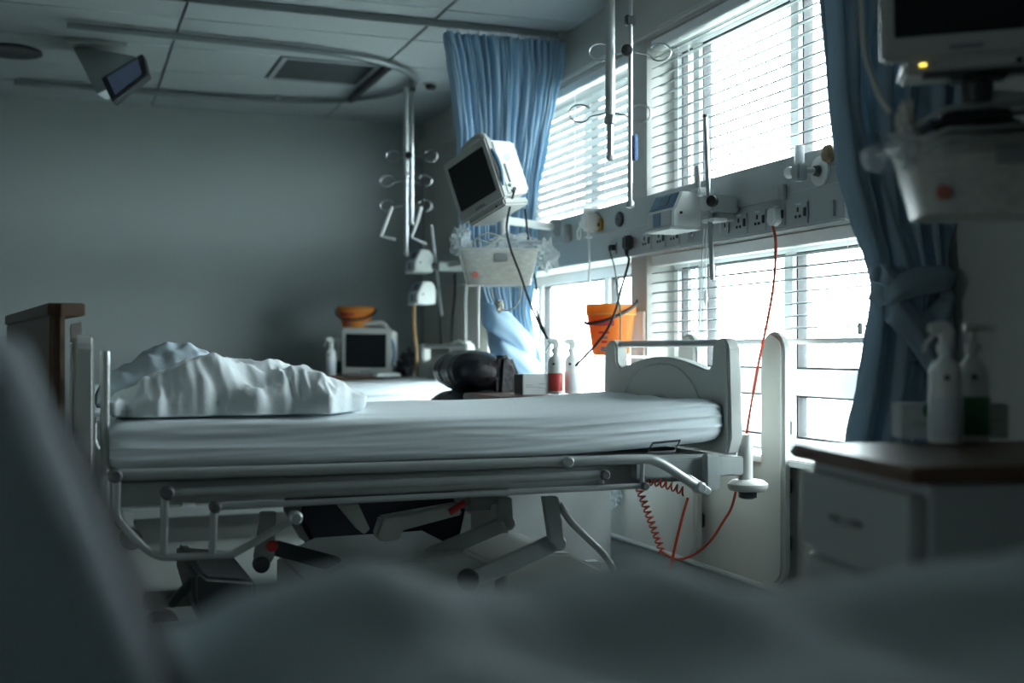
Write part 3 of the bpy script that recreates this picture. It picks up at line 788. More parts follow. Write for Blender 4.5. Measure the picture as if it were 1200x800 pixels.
# ------------------------------------------------------------------ ceiling tracks with hanging drip poles
def ring_hook(bm, c, side, r=.035, drop=0):
    """wire loop at the end of an arm; side = unit vector in the horizontal"""
    side = Vector(side); pts = [c + side * .02]
    cc = c + side * .115
    for k in range(14):
        a = math.pi + .35 + k * (math.tau - .9) / 13
        pts.append(cc + side * (r * 1.25 * math.cos(a)) + Vector((0, 0, r * math.sin(a))))
    tube(bm, smooth_path(pts, 2), .0035, 6)
R_ = Vector((C_, -S_, 0))                        # to the right as seen in the photograph
def drip_pole(label, X, Y, zthick, zmid, zlow, hooks, second):
    d = thing('drip_pole', (X, Y, ZC - .06), label, 'drip pole', 'drip poles hanging from the ceiling')
    base = Vector((X, Y, 0))
    obj('outer_tube', tb([base + Vector((0, 0, ZC - .05)), base + Vector((0, 0, zthick))], .0185, 16), 'bed_steel', d)
    obj('collar', lt([(.018, 0), (.022, .004), (.022, .03), (.019, .036)], base + Vector((0, 0, zthick - .02)), 16), 'steel', d)
    obj('inner_tube', tb([base + Vector((0, 0, zthick)), base + Vector((0, 0, zlow + .02))], .0125, 14), 'steel', d)
    obj('end_tip', lt([(.006, 0), (.015, .006), (.015, .02), (.012, .024)], base + Vector((0, 0, zlow)), 14), 'grey_plastic', d)
    for z in hooks:
        for s in (1, -1):
            bm = NB(); ring_hook(bm, base + Vector((0, 0, z)), R_ * s, .034); obj('hook', bm, 'steel', d)
    s2 = base + R_ * second[0] + Vector((0, .0, 0))
    obj('slim_tube', tb([s2 + Vector((0, 0, ZC - .06)), s2 + Vector((0, 0, second[1]))], .010, 14), 'steel', d)
    obj('slim_tip', lt([(.006, 0), (.016, .006), (.016, .022), (.011, .03)], s2 + Vector((0, 0, second[1] - .01)), 14), 'bed_steel', d)
    obj('link_plate', bbox(-.02, .02, -.012, .012, -.02, .02, .004, Matrix.Translation(s2 + Vector((0, 0, second[2])))), 'dark_plastic', d)
    kz = second[3]
    obj('thumb_knob', lt([(.008, 0), (.022, .004), (.022, .018), (.01, .024)], s2 + Vector((0, 0, kz)) - R_ * .022 - Vector((0, .02, 0)), 16, aim((-.4, -1, 0))), 'black_rubber', d)
    for s in (1, -1):
        bm = NB(); ring_hook(bm, s2 + Vector((0, 0, kz)), R_ * s, .034); obj('hook', bm, 'steel', d)
    return d
pc = PX(715, 100, 1.99); Yd = 4.18
zz = lambda v, Y=Yd, u=715: PY(u, v, Y).z
xx = lambda u, Y=Yd: PY(u, 100, Y).x
dp = drip_pole('thick and thin steel drip poles hanging before the upper blinds', xx(715), Yd, zz(140), 0, zz(189), [zz(133)], (.077, zz(241), zz(24), zz(61)))
obj('blue_clip', bbox(-.008, .012, -.012, .012, -.05, .05, .004, Matrix.Translation(Vector((xx(715), Yd, zz(173))) + R_ * .094)), 'blue_clip', dp)
# oval ceiling track over the far bed, with crossbar
tr = thing('ceiling_track', (1.0, 7.2, ZC), 'oval metal rail on the ceiling above the far bed', 'ceiling rail')
path = [(.0, 6.42), (.5, 6.45), (1.0, 6.48), (1.35, 6.52), (1.62, 6.60), (1.83, 6.75), (1.97, 6.96), (2.0, 7.15), (1.96, 7.38), (1.85, 7.58), (1.66, 7.76), (1.4, 7.86), (1.0, 7.90), (.4, 7.90), (-.3, 7.90)]
obj('track_rail', tb([(x, y, ZC - .03) for x, y in path], .022, 8, smooth=6, flat=((0, 0, 1), .8)), 'track_metal', tr)
obj('cross_rail', tb([(1.745, 6.70, ZC - .028), (1.745, 7.70, ZC - .028)], .024, 8), 'dark_plastic', tr)
for x, y in ((.3, 6.44), (1.2, 6.495), (1.99, 7.1), (1.3, 7.87), (.2, 7.9)): obj('track_mount', bbox(x - .015, x + .015, y - .015, y + .015, ZC - .03, ZC + .0, .003), 'grey_plastic', tr)
# main curtain rail (ceiling mounted)
cr = thing('curtain_rail', (1.2, 5.78, ZC), 'straight metal rail on the ceiling carrying the bright blue curtain', 'curtain rail')
obj('rail_bar', bbox(-1.6, XW - .02, 5.765, 5.795, ZC - .035, ZC - .004, .004), 'track_metal', cr)
obj('rail_end', bbox(XW - .06, XW - .018, 5.758, 5.802, ZC - .042, ZC - .0, .004), 'grey_plastic', cr)
for x in (-1.2, 0, 1.2, 2.2): obj('rail_mount', bbox(x - .02, x + .02, 5.77, 5.79, ZC - .006, ZC, 0), 'grey_plastic', cr)
# far drip pole hanging from the tip of the oval track
Yf = 7.12
zf = lambda v: PY(477, v, Yf).z
fp = drip_pole('slim pale drip pole with wire hooks hanging from the oval ceiling rail', PY(476, 100, Yf).x, Yf, zf(205), 0, zf(300), [zf(212), zf(241)], (.035, zf(262), zf(104), zf(183)))
for s in (1, -1):
    b0 = Vector((PY(477, 242, Yf).x, Yf, zf(242))) + R_ * (s * .09)
    pts = [b0, b0 + R_ * (-.06 * s) + Vector((0, 0, -.19)), b0 + R_ * (.03 if s > 0 else .02) + Vector((0, 0, -.23 if s > 0 else -.2))]
    if s < 0: pts = [b0, b0 + R_ * (-.07) + Vector((0, 0, -.18)), b0 + R_ * (.02) + Vector((0, 0, -.20))]
    o = obj('drip_arm', tb(pts, .009, 8), 'white_plastic', fp)
# far pumps on their own leaning pole
XF = 2.12
q0, q1 = PX(505, 264, XF + .06), PX(517.5, 370, XF + .06)
fpole = thing('infusion_pole', q1, 'thin leaning steel pole with two pumps, left of the bright blue curtain', 'pole')
obj('shaft', tb([q1, q0], .011, 12), 'steel', fpole)
c = PX(519, 312, XF + .1); obj('rail_clamp', bbox(c.x - .04, TX - .001, c.y - .04, c.y + .04, c.z - .03, c.z + .03, .006), 'bed_steel', fpole)
obj('clamp_knob', lt([(.006, 0), (.02, .003), (.02, .022), (.012, .026)], c + Vector((-.045, 0, 0)), 14, aim((-1, 0, 0))), 'dark_plastic', fpole)
obj('arm_clamp', bbox(c.x + .02, c.x + .13, c.y - .32, c.y - .04, c.z - .012, c.z + .012, .004), 'grey_plastic', fpole)
pump(PX(492, 306, XF - .02), 'upper of the two far infusion pumps, with dark blue keypad, left of the blue curtain', 0, .95)
pump(PX(495, 343, XF - .02), 'lower of the two far infusion pumps, left of the blue curtain', 0, .95)
o = obj('brown_tube', tb([PX(485, 354, XF - .05), PX(485, 380, XF - .05), PX(488, 412, XF - .05), PX(488, 440, XF - .05)], .012, 8, smooth=4), 'brown_tube', org=PX(485, 354, XF)); tag(o, 'brown tube hanging below the lower far pump', 'tube')
# ================================================================== CURTAINS
def curtain(name_label, Y, rows, npl, amp, mname, zbot, tie=None, seed=0):
    """rows: (v, uLeft, uRight) measured in the plane y = Y; pleated cloth from the rail to the floor"""
    tab = []
    for v, a, b in rows:
        z = PY((a + b) / 2, v, Y).z; tab.append((z, PY(a, v, Y).x, PY(b, v, Y).x))
    tab.sort()
    L = [(z, a) for z, a, b in tab]; Rr = [(z, b) for z, a, b in tab]
    z0, z1 = zbot, tab[-1][0]
    ct = thing('curtain', ((tab[-1][1] + tab[-1][2]) / 2, Y, zbot), name_label, 'curtain', 'blue ward curtains')
    def fn(i, j):
        z = lerp(z1, z0, j); a, b = table(L, z), table(Rr, z)
        ph = seed + nz(z * .8, seed) * .35 + nz(z * 2.5, i * 6, seed) * .2
        w = i + .035 * nz(i * 7, z * 1.1, seed) * math.sin(math.pi * i)
        top = max(0, 1 - (z1 - z) / .14)
        dep = amp * (1 + .7 * nz(i * 9, 3 + seed)) * (1 - .35 * top)
        iw = i + .045 * nz(i * 4.3, seed + 9) + .012 * nz(i * 13, z * .9, seed)
        wv = math.sin(math.tau * (npl * iw + ph))
        wv = math.copysign(abs(wv) ** .6, wv) * (.75 + .5 * nz(i * 6, z * .6, seed + 2)) + .35 * math.sin(math.tau * (npl * 2.3 * iw + nz(z * 1.1, 5)))
        y = Y + dep * wv + .03 * nz(i * 3, z * 1.5, seed + 4) + top * .012 * math.sin(math.tau * npl * 3 * i)
        wid = b - a
        if tie:                                    # pinch around the knot
            k = math.exp(-((z - tie) / .10) ** 2); y = Y + (y - Y) * (1 - .45 * k) - .05 * k * math.sin(math.pi * i)
        x = a + wid * w + .35 * wid / npl * .3 * math.cos(math.tau * (npl * i + ph))
        return Vector((x, y, z))
    o = obj('curtain_cloth', sheet(npl * 16, 80, fn), mname, ct, smooth=180)
    sm = o.modifiers.new('thickness', 'SOLIDIFY'); sm.thickness = .004
    return ct, L, Rr, z1
rows1 = [(44, 520, 658), (75, 526, 656), (110, 532, 648), (160, 537, 640), (220, 537, 632), (280, 538, 627), (310, 548, 626), (340, 560, 622), (365, 568, 618), (390, 573, 622), (425, 578, 632), (465, 580, 632), (560, 578, 634)]
Y1c = 5.78
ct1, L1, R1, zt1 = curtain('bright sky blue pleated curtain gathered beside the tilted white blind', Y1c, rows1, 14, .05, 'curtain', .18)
hk = None
for k in range(12):
    x = lerp(L1[-1][1] + .02, R1[-1][1] - .02, k / 11)
    if hk is None: hk = obj('glider_hook', tb([(x, Y1c, ZC - .036), (x, Y1c, zt1 - .01)], .004, 6), 'white_plastic', ct1, org=(x, Y1c, ZC - .04))
    else: share('glider_hook', hk, (x, Y1c, ZC - .04), ct1)
def wrap(parent, Y, mname, a, b, c, w, d):
    """a swathe of cloth wound over the bunch: from pixel a over b to c, in front of the plane"""
    pts = [PY(a[0], a[1], Y - d * .2), PY((a[0] * 2 + b[0]) / 3, (a[1] * 2 + b[1]) / 3, Y - d), PY(b[0], b[1], Y - d * 1.15), PY((c[0] * 2 + b[0]) / 3, (c[1] * 2 + b[1]) / 3, Y - d), PY(c[0], c[1], Y - d * .2)]
    pts = smooth_path(pts, 6); n = len(pts)
    bm = NB()
    def fn(i, j):
        p = pts[min(n - 1, int(round(j * (n - 1))))]; al = i * math.tau
        fold = 1 + .10 * math.sin(5 * al + j * 4) + .08 * nz(i * 8, j * 5)
        return p + Vector((0, -math.cos(al) * .03 * fold, math.sin(al) * w * fold * (.75 + .25 * math.sin(math.pi * j))))
    sheet(26, n, fn, bm, close_u=True)
    obj('wrapped_fold', bm, mname, parent, smooth=180)
wrap(ct1, Y1c, 'curtain', (566, 368), (596, 384), (626, 412), .075, .10)
wrap(ct1, Y1c, 'curtain', (576, 402), (604, 418), (632, 436), .07, .09)
rows2 = [(-150, 955, 1128), (-60, 962, 1130), (0, 968, 1130), (100, 977, 1126), (200, 989, 1120), (260, 1003, 1114), (300, 1016, 1109), (335, 1022, 1107), (360, 1021, 1111), (400, 1014, 1120), (450, 1007, 1120), (512, 999, 1112), (640, 985, 1110), (800, 978, 1110)]
Y2c = 2.9
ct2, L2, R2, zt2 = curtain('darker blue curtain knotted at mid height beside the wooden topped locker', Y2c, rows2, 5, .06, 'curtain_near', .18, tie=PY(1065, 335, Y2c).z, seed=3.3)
wrap(ct2, Y2c, 'curtain_near', (1113, 325), (1070, 331), (1026, 346), .04, .085)
wrap(ct2, Y2c, 'curtain_near', (1024, 318), (1040, 326), (1062, 345), .03, .07)
wrap(ct2, Y2c, 'curtain_near', (1030, 345), (1068, 385), (1104, 440), .06, .07)
wrap(ct2, Y2c, 'curtain_near', (1112, 352), (1090, 385), (1050, 400), .07, .05)
cr2 = thing('curtain_rail', (1.2, Y2c, ZC), 'ceiling rail above the knotted blue curtain', 'curtain rail')
obj('rail_bar', bbox(1.2, XW - .02, Y2c - .015, Y2c + .015, ZC - .035, ZC - .004, .004), 'trunking', cr2)
obj('rail_mount', bbox(1.5, 1.54, Y2c - .01, Y2c + .01, ZC - .006, ZC, 0), 'grey_plastic', cr2)
for k in range(7):
    x = lerp(L2[-1][1] + .02, R2[-1][1] - .02, k / 6); share('glider_hook', hk, (x, Y2c, ZC - .04), ct2)
# ================================================================== MONITORS
def frame_from(xr, yr):
    xr, yr = Vector(xr).normalized(), Vector(yr); yr = (yr - xr * yr.dot(xr)).normalized(); zr = xr.cross(yr)
    cols = []
    for k in range(3): cols.append(R_ * xr[k] + Vector((0, 0, 1)) * yr[k] + Vector((-S_, -C_, 0)) * zr[k])
    return Matrix((cols[0], cols[1], cols[2])).transposed().to_4x4()
def monitor(loc, M3, W, Hh, D, label, cat='monitor', leds=False, handle=True, chin=.05, big=False):
    """patient monitor: local x right across the front, y to the back, z up; loc = centre of the front"""
    m = thing('patient_monitor', loc, label, cat, 'boxy patient monitors')
    M = Matrix.Translation(Vector(loc)) @ M3
    def add(name, bm, mt, par=None): bm.transform(M); return obj(name, bm, mt, par or m)
    add('front_bezel', bbox(-W / 2, W / 2, 0, .035, -Hh / 2, Hh / 2, .008), 'cream_plastic')
    hs = NB(); v = box(hs, -W / 2 + .006, W / 2 - .004, .035, D, -Hh / 2 + .012, Hh / 2 - .012)
    for q in v:
        if q.co.y > D - .01: q.co.x *= .93; q.co.z = q.co.z * .9 + .008
    sh = add('rear_shell', bev(hs, .012, 3), 'white_plastic')
    add('screen', bbox(-W / 2 + .028, W / 2 - .030, -.003, .006, -Hh / 2 + .05, Hh / 2 - .035, .003), 'screen')
    ch = add('control_chin', bbox(-W / 2 + .045, W / 2 - .01, .004, D * .8, -Hh / 2 - chin, -Hh / 2 + .004, .008), 'cream_plastic')
    if handle:
        add('carry_handle', tb([(-W * .16, .05, Hh / 2 - .01), (-W * .12, .05, Hh / 2 + .022), (W * .12, .05, Hh / 2 + .034), (W * .30, .05, Hh / 2 + .03), (W * .38, .05, Hh / 2 - .01)], .016, 10, smooth=5), 'cream_plastic')
    add('side_grip', tb([(W / 2 - .004, .02, Hh * .28), (W / 2 + .012, .02, Hh * .12), (W / 2 + .014, .02, -Hh * .12), (W / 2 - .004, .02, -Hh * .3)], .010, 8, smooth=5), 'pump_blue')
    add('paper_slot', bbox(W / 2 - .006, W / 2 + .002, .07, .078, -Hh * .25, Hh * .05, 0), 'grey_plastic', sh)
    for k, (yy, zz_) in enumerate(((.062, -.30), (.085, -.36), (.07, -.40))):
        add('side_port', lt([(.003, 0), (.009, .001), (.009, .006), (.003, .006)], (W / 2 - .004, yy, Hh * zz_), 12, aim((1, 0, 0))), 'green_label' if k == 0 else 'dark_plastic', sh)
    add('side_badge', lt([(.004, 0), (.018, .001), (.018, .003), (.004, .003)], (W / 2 - .008, D * .55, Hh * .16), 18, aim((1, -.08, 0))), 'pale_label', sh)
    add('maker_plate', bbox(-.035, .035, -.002, .004, -Hh / 2 + .016, -Hh / 2 + .028, 0), 'grey_print')
    add('power_button', lt([(.003, 0), (.007, .001), (.006, .004)], (W * .3, .004, -Hh / 2 - chin * .5), 12, aim((0, -1, 0))), 'dark_plastic', ch)
    if leds:
        for k in (0, 1): add('amber_light', bbox(-W * .27 + k * .007, -W * .27 + .004 + k * .007, .001, .006, -Hh / 2 - chin * .42, -Hh / 2 - chin * .29, 0), 'led_amber', ch)
        add('status_light', bbox(-W * .2, -W * .2 + .006, .001, .006, -Hh / 2 - chin * .40, -Hh / 2 - chin * .28, 0), 'dark_plastic', ch)
        add('chin_slot', bbox(-W * .25, W * .35, .002, .05, -Hh / 2 - chin - .004, -Hh / 2 - chin + .002, 0), 'black_rubber', ch)
    return m, M
# swivel monitor on an arm in front of the bright curtain
M2 = frame_from((.64, .70, -.30), (.25, .06, .95))
mc = PD(553.5, 212, 5.45)
m2, MM2 = monitor(mc, M2, .315, .30, .20, 'tilted white patient monitor on an arm in front of the bright blue curtain', chin=.03)
# arm from the panel to the monitor
am = thing('swing_bracket', PX(656, 270, TX), 'pale wall arm reaching from the panel to the tilted monitor', 'bracket')
hub = PD(591, 258, 5.62)
mt_ = PX(656, 266, TX)
obj('wall_mount', bbox(TX - .05, TX - .0, mt_.y - .03, mt_.y + .05, mt_.z - .05, mt_.z + .04, .008), 'bed_steel', am)
obj('mount_block', bbox(TX - .04, TX - .0, mt_.y - .16, mt_.y - .10, mt_.z - .09, mt_.z - .0, .006), 'grey_plastic', am)
obj('long_arm', bar(mt_ + Vector((-.05, 0, .0)), hub, .05, .035, (0, 0, 1), .006), 'white_plastic', am)
obj('swivel_hub', lt([(.012, -.10), (.022, -.09), (.024, .02), (.018, .03)], hub, 18), 'white_plastic', am)
obj('tilt_head', tb([hub + Vector((0, 0, .0)), hub + Vector((-.03, -.02, .03)), mc + (M2 @ Vector((.03, .13, -.17)))], .016, 12), 'steel', am)
# clear storage bin below it
def bin_(c, W, D, Hh, yaw, label, fill=True):
    b = thing('storage_bin', c, label, 'bin', 'clear bins under the monitors')
    Mz = Matrix.Translation(Vector(c)) @ Matrix.Rotation(yaw, 4, 'Z')
    def shell(w0, d0, w1, d1, h, t):
        bm = NB(); N = 28
        def ring(w, d, z):
            out = []
            for k in range(N):
                a = k * math.tau / N; cx, sx = math.cos(a), math.sin(a); q = (abs(cx) ** 6 + abs(sx) ** 6) ** (-1 / 6)
                out.append(bm.verts.new((w / 2 * cx * q, d / 2 * sx * q, z)))
            return out
        rs = [ring(w0, d0, 0), ring(w1, d1, h), ring(w1 + .02, d1 + .02, h), ring(w1 + .02, d1 + .02, h - .012), ring(w1 + .006, d1 + .006, h - .012), ring(w0 + .006, d0 + .006, -.004)]
        for A, B in zip(rs, rs[1:]):
            for k in range(N): bm.faces.new((A[k], A[(k + 1) % N], B[(k + 1) % N], B[k]))
        bm.faces.new(rs[0]); bm.faces.new(rs[-1][::-1]); bmesh.ops.recalc_face_normals(bm, faces=bm.faces)
        return bm
    def add(name, bm, mt, par=None): bm.transform(Mz); return obj(name, bm, mt, par or b)
    add('tub', shell(W * .8, D * .8, W, D, Hh, .003), 'clear_bin')
    add('paper_label', bbox(-.03, .03, -D / 2 - .004, -D / 2 + .001, Hh * .62, Hh * .85, 0), 'grey_print')
    add('red_sticker', lt([(.004, 0), (.016, .001), (.015, .004)], (-W * .33, -D * .44, Hh * .25), 16, aim((0, -1, -.1))), 'faded_red', b)
    return b, Mz
def crumple(c, rx, ry, rz, seed, n=26):
    bm = NB()
    def fn(i, j):
        a = i * math.tau; t = j * math.pi
        d = Vector((math.sin(t) * math.cos(a), math.sin(t) * math.sin(a), math.cos(t)))
        k = 1 + .45 * abs(nz(d.x * 2.3 + seed, d.y * 2.3, d.z * 2.3)) * 2 - .3 + .18 * nz(d.x * 7 + seed, d.y * 7, d.z * 7)
        return Vector(c) + Vector((d.x * rx * k, d.y * ry * k, d.z * rz * k))
    sheet(n, n // 2 + 4, fn, bm, close_u=True)
    bmesh.ops.remove_doubles(bm, verts=bm.verts, dist=1e-5)
    return bm
bc = PD(584, 334, 5.6)
bn, Mb = bin_(bc, .36, .24, .165, -YAW + .12, 'clear plastic bin of supplies hanging under the tilted monitor')
obj('hanger_strut', tb([hub + Vector((0, 0, -.08)), bc + Vector((0, .06, .12))], .008, 10), 'steel', am)
def inbin(Mb, x, y, z): return Mb @ Vector((x, y, z))
def content(Mb, name, pos, size, mt, label, cat, rot=0):
    bm = bbox(-size[0] / 2, size[0] / 2, -size[1] / 2, size[1] / 2, 0, size[2], .006); bm.transform(Mb @ Matrix.Translation(pos) @ Matrix.Rotation(rot, 4, 'Z'))
    tag(obj(name, bm, mt), label, cat)
content(Mb, 'supply_pack', (-.07, -.02, .006), (.07, .07, .12), 'grey_print', 'grey supply pack standing inside the bin under the tilted monitor', 'pack')
content(Mb, 'supply_pack', (.04, -.02, .006), (.10, .08, .10), 'ivory_tube', 'ivory supply pack inside the bin under the tilted monitor', 'pack')
tag(obj('plastic_bag', crumple(inbin(Mb, -.175, -.02, .20), .05, .05, .075, 1.3), 'clear_bag', smooth=25), 'crumpled clear plastic bag at the left rim of the bin under the tilted monitor', 'bag')
tag(obj('plastic_bag', crumple(inbin(Mb, .08, .0, .185), .15, .08, .055, 4.7), 'clear_bag', smooth=25), 'large clear plastic bag spread over the bin under the tilted monitor', 'bag')
tag(obj('plastic_bag', crumple(inbin(Mb, .225, -.03, .14), .055, .045, .07, 9.1), 'clear_bag', smooth=25), 'clear plastic bag hanging over the right side of the bin under the tilted monitor', 'bag')
o = obj('sensor_cable', tb([inbin(Mb, -.11, -.05, .15), inbin(Mb, -.12, -.06, .20), inbin(Mb, -.06, -.07, .235), inbin(Mb, .0, -.06, .22), inbin(Mb, -.04, -.08, .19), inbin(Mb, -.10, -.08, .20), inbin(Mb, -.09, -.06, .16)], .004, 6, smooth=6), 'grey_plastic', org=inbin(Mb, -.1, -.05, .15)); tag(o, 'grey sensor cable coiled on the bin under the tilted monitor', 'cable')
# loop and clip hanging from the bin
tag(obj('hanging_lead', tb([PD(575, 338, 5.55), PD(578, 350, 5.55), PD(586, 362, 5.55), PD(600, 362, 5.55), PD(609, 350, 5.55), PD(611, 334, 5.55)], .004, 6, smooth=5), 'grey_plastic'), 'grey lead looping below the clear bin across the bright curtain', 'cable')
tag(obj('finger_clip', crumple(PD(586, 358, 5.55), .02, .02, .03, 3), 'ivory_tube'), 'small ivory clip hanging below the clear bin', 'clip')
# near monitor, top right
M4 = frame_from((.97, .22, -.03), (.05, .03, .99))
nc = PD(1131, -14, 2.55)
m4, MM4 = monitor(nc, M4, .35, .29, .18, 'blurred dark patient monitor cut off by the top right corner, with amber lights', leds=True, chin=.030)
am2 = thing('swing_bracket', nc, 'dark arm and bracket below the monitor in the top right corner', 'bracket')
h2 = MM4 @ Vector((.03, .07, -.175))
obj('tilt_head', bbox(-.06, .06, -.03, .03, -.012, .004, .004, Matrix.Translation(h2) @ M4), 'dark_plastic', am2)
obj('swivel_hub', lt([(.012, -.10), (.03, -.09), (.034, -.02), (.02, -.008)], h2, 18), 'dark_plastic', am2)
obj('long_arm', bar(h2 + Vector((0, 0, -.05)), Vector((XW - .01, 2.05, h2.z - .05)), .05, .035, (0, 0, 1), .006), 'bed_steel', am2)
obj('wall_plate', bbox(XW - .02, XW - .001, 1.98, 2.12, h2.z - .12, h2.z + .02, .006), 'grey_plastic', am2)
bc2 = PD(1165, 253, 2.55)
bn2, Mb2 = bin_(bc2, .40, .24, .155, -YAW - .1, 'blurred clear bin of supplies below the monitor at the right edge')
obj('hanger_strut', tb([h2 + Vector((0, 0, -.09)), bc2 + Vector((0, .08, .10))], .008, 10), 'steel', am2)
content(Mb2, 'supply_pack', (.03, -.02, .006), (.16, .09, .13), 'ivory_tube', 'ivory supply pack in the blurred bin at the right edge', 'pack')
content(Mb2, 'supply_pack', (-.10, -.03, .006), (.04, .05, .08), 'pump_blue', 'blue supply pack in the blurred bin at the right edge', 'pack')
tag(obj('plastic_bag', crumple(PD(1068, 172, 2.5), .055, .04, .045, 2.1), 'clear_bag', smooth=25), 'crumpled white bag sticking out left of the blurred bin', 'bag')
tag(obj('plastic_bag', crumple(PD(1024, 187, 2.5), .028, .028, .026, 5.5), 'clear_bag', smooth=25), 'small knotted bag end left of the blurred bin, over the knotted curtain', 'bag')
tag(obj('cloth_pack', crumple(PD(1062, 146, 2.5), .022, .02, .05, 7.7), 'ivory_tube', smooth=40), 'white taped tube end above the crumpled bag left of the blurred bin', 'pack')
tag(obj('cloth_pack', crumple(PD(1150, 150, 2.5), .12, .06, .045, 6.2), 'navy_fabric', smooth=40), 'dark blue cloth bundle lying on the blurred bin', 'cloth')
for k in range(4):
    y = 128 + k * 10
    o = obj('monitor_cable', tb([PD(1075 + 4 * k, y + 18, 2.42), PD(1110, y + 2 * k, 2.38), PD(1150, y - 4 + k * 3, 2.38), PD(1205, y - 12 + 5 * k, 2.42)], .0055, 8, smooth=5), ('grey_plastic', 'black_rubber', 'grey_plastic', 'bed_steel')[k]); tag(o, ('top', 'second', 'third', 'lowest')[k] + ' of the four blurred cables over the bin at the right edge', 'cable')
o = obj('lead_tube', tb([PD(1008, -30, 2.6), PD(1014, 60, 2.6), PD(1030, 110, 2.58), PD(1044, 132, 2.55)], .006, 8, smooth=5), 'ivory_tube'); tag(o, 'pale tube running down the knotted curtain to the crumpled bag', 'tube')
# ================================================================== LOCKERS, CHAIR AND SMALL THINGS
def locker(loc, yaw, Dx, Wy, Ht, label, open_=0.0):
    """bedside locker: x = depth away from its drawer face (face at x=0), y along the face"""
    l = thing('bedside_locker', loc, label, 'locker', 'white bedside lockers')
    M = Matrix.Translation(Vector(loc)) @ Matrix.Rotation(yaw, 4, 'Z')
    def add(name, bm, mt, par=None): bm.transform(M); return obj(name, bm, mt, par or l)
    add('carcass', bbox(.02, Dx, 0, Wy, .06, Ht - .032, .004), 'locker_white')
    add('top_board', bbox(-.025, Dx + .015, -.018, Wy + .018, Ht - .03, Ht, .006), 'wood')
    z1 = Ht - .052; z2 = z1 - .155
    d = add('drawer', bbox(-open_, .018, .012, Wy - .012 + (.05 if open_ else 0) * 0, z2, z1, .005), 'locker_front')
    add('handle', tb([(-open_ - .001, Wy * .40, z2 + .075), (-open_ - .022, Wy * .41, z2 + .08), (-open_ - .026, Wy * .5, z2 + .072), (-open_ - .022, Wy * .59, z2 + .08), (-open_ - .001, Wy * .60, z2 + .075)], .006, 8, smooth=5), 'steel', d)
    e = add('door', bbox(.002, .018, .012, Wy - .012, .09, z2 - .022, .005), 'locker_front')
    add('handle', tb([(.0, Wy * .44, z2 - .09), (-.022, Wy * .46, z2 - .085), (-.022, Wy * .54, z2 - .085), (.0, Wy * .56, z2 - .09)], .006, 8, smooth=4), 'dark_plastic', e)
    for a in (.06, Dx - .06):
        for b in (.05, Wy - .05): add('castor', lt([(.01, 0.0), (.028, .006), (.028, .05), (.012, .062)], (a, b, 0), 12), 'dark_plastic')
    return l, M
fn_ = Vector((.102, .506)); yawN = -math.atan2(fn_.x, fn_.y)
ln, MN = locker((1.364 + .02, 1.69, 0), yawN, .64, .505, .85, 'blurred white bedside locker with wooden top and drawer at lower right', open_=.012)
locker((1.72, 4.72, 0), 0, .50, .45, .858, 'white bedside locker partly hidden behind the bed in focus, beside the black armchair')
lf, MF = locker((1.56, 7.62, 0), 0, .60, .48, .885, 'bedside locker carrying the boxy monitor beyond the far bed')
# bottles
def spray(c, s, label, body, band, pump_top=False, seg=22):
    b = thing('spray_bottle' if not pump_top else 'pump_bottle', c, label, 'bottle', 'plastic bottles on the lockers')
    p = [(.010, 0), (.033, .002), (.036, .010), (.036, .118), (.0345, .124), (.036, .130), (.036, .155), (.030, .172), (.016, .186), (.0135, .19), (.0135, .205)]
    obj('bottle_body', lt([(r * s, z * s) for r, z in p], c, seg), body, b)
    obj('bottle_label', lt([(.0366 * s, .016 * s), (.0372 * s, .017 * s), (.0372 * s, .10 * s), (.0366 * s, .101 * s)], c, seg), band, b)
    fr = Vector((-S_, -C_, 0)) * .0362 * s - R_ * .010 * s
    obj('maker_mark', lt([(.002, 0), (.006, .0005), (.006, .001), (.002, .001)], c + fr + Vector((0, 0, .145 * s)), 10, aim((-S_ - .25, -C_, 0))), 'black_rubber', b)
    obj('cap_collar', lt([(.012 * s, .198 * s), (.018 * s, .20 * s), (.018 * s, .218 * s), (.011 * s, .222 * s)], c, 16), 'white_plastic', b)
    if pump_top:
        obj('pump_stem', tb([c + Vector((0, 0, .21 * s)), c + Vector((0, 0, .255 * s))], .006 * s, 10), 'white_plastic', b)
        obj('pump_spout', tb([c + Vector((0, 0, .255 * s)) - R_ * .02 * s, c + Vector((0, 0, .258 * s)) + R_ * .025 * s, c + Vector((0, 0, .252 * s)) + R_ * .055 * s], [.012 * s, .009 * s, .005 * s], 10), 'white_plastic', b)
    else:
        d = -R_
        hp = [c + d * a + Vector((0, 0, z * s)) for a, z in ((-.014 * s, .212), (-.018 * s, .248), (-.006 * s, .268), (.02 * s, .268), (.04 * s, .258), (.038 * s, .244), (.012 * s, .240), (.012 * s, .212))]
        obj('spray_head', pr([q - Vector((S_, C_, 0)) * .010 * s for q in hp], Vector((S_, C_, 0)) * .02 * s, .004 * s), 'white_plastic', b)
        obj('trigger', tb([c + d * .022 * s + Vector((0, 0, .243 * s)), c + d * .040 * s + Vector((0, 0, .222 * s)), c + d * .048 * s + Vector((0, 0, .20 * s))], .0045 * s, 8), 'white_plastic', b)
    return b
def seat(u, v, Z): p = PZ(u, v, Z); p.z = Z; return p
b1_ = spray(seat(1108, 519.5, .851), .98, 'blurred white spray bottle with pale label on the lower right locker', 'white_plastic', 'pale_label')
c = seat(1140, 517, .851)
spray(c, .98, 'blurred white pump bottle with green label on the lower right locker', 'white_plastic', 'green_label', True)
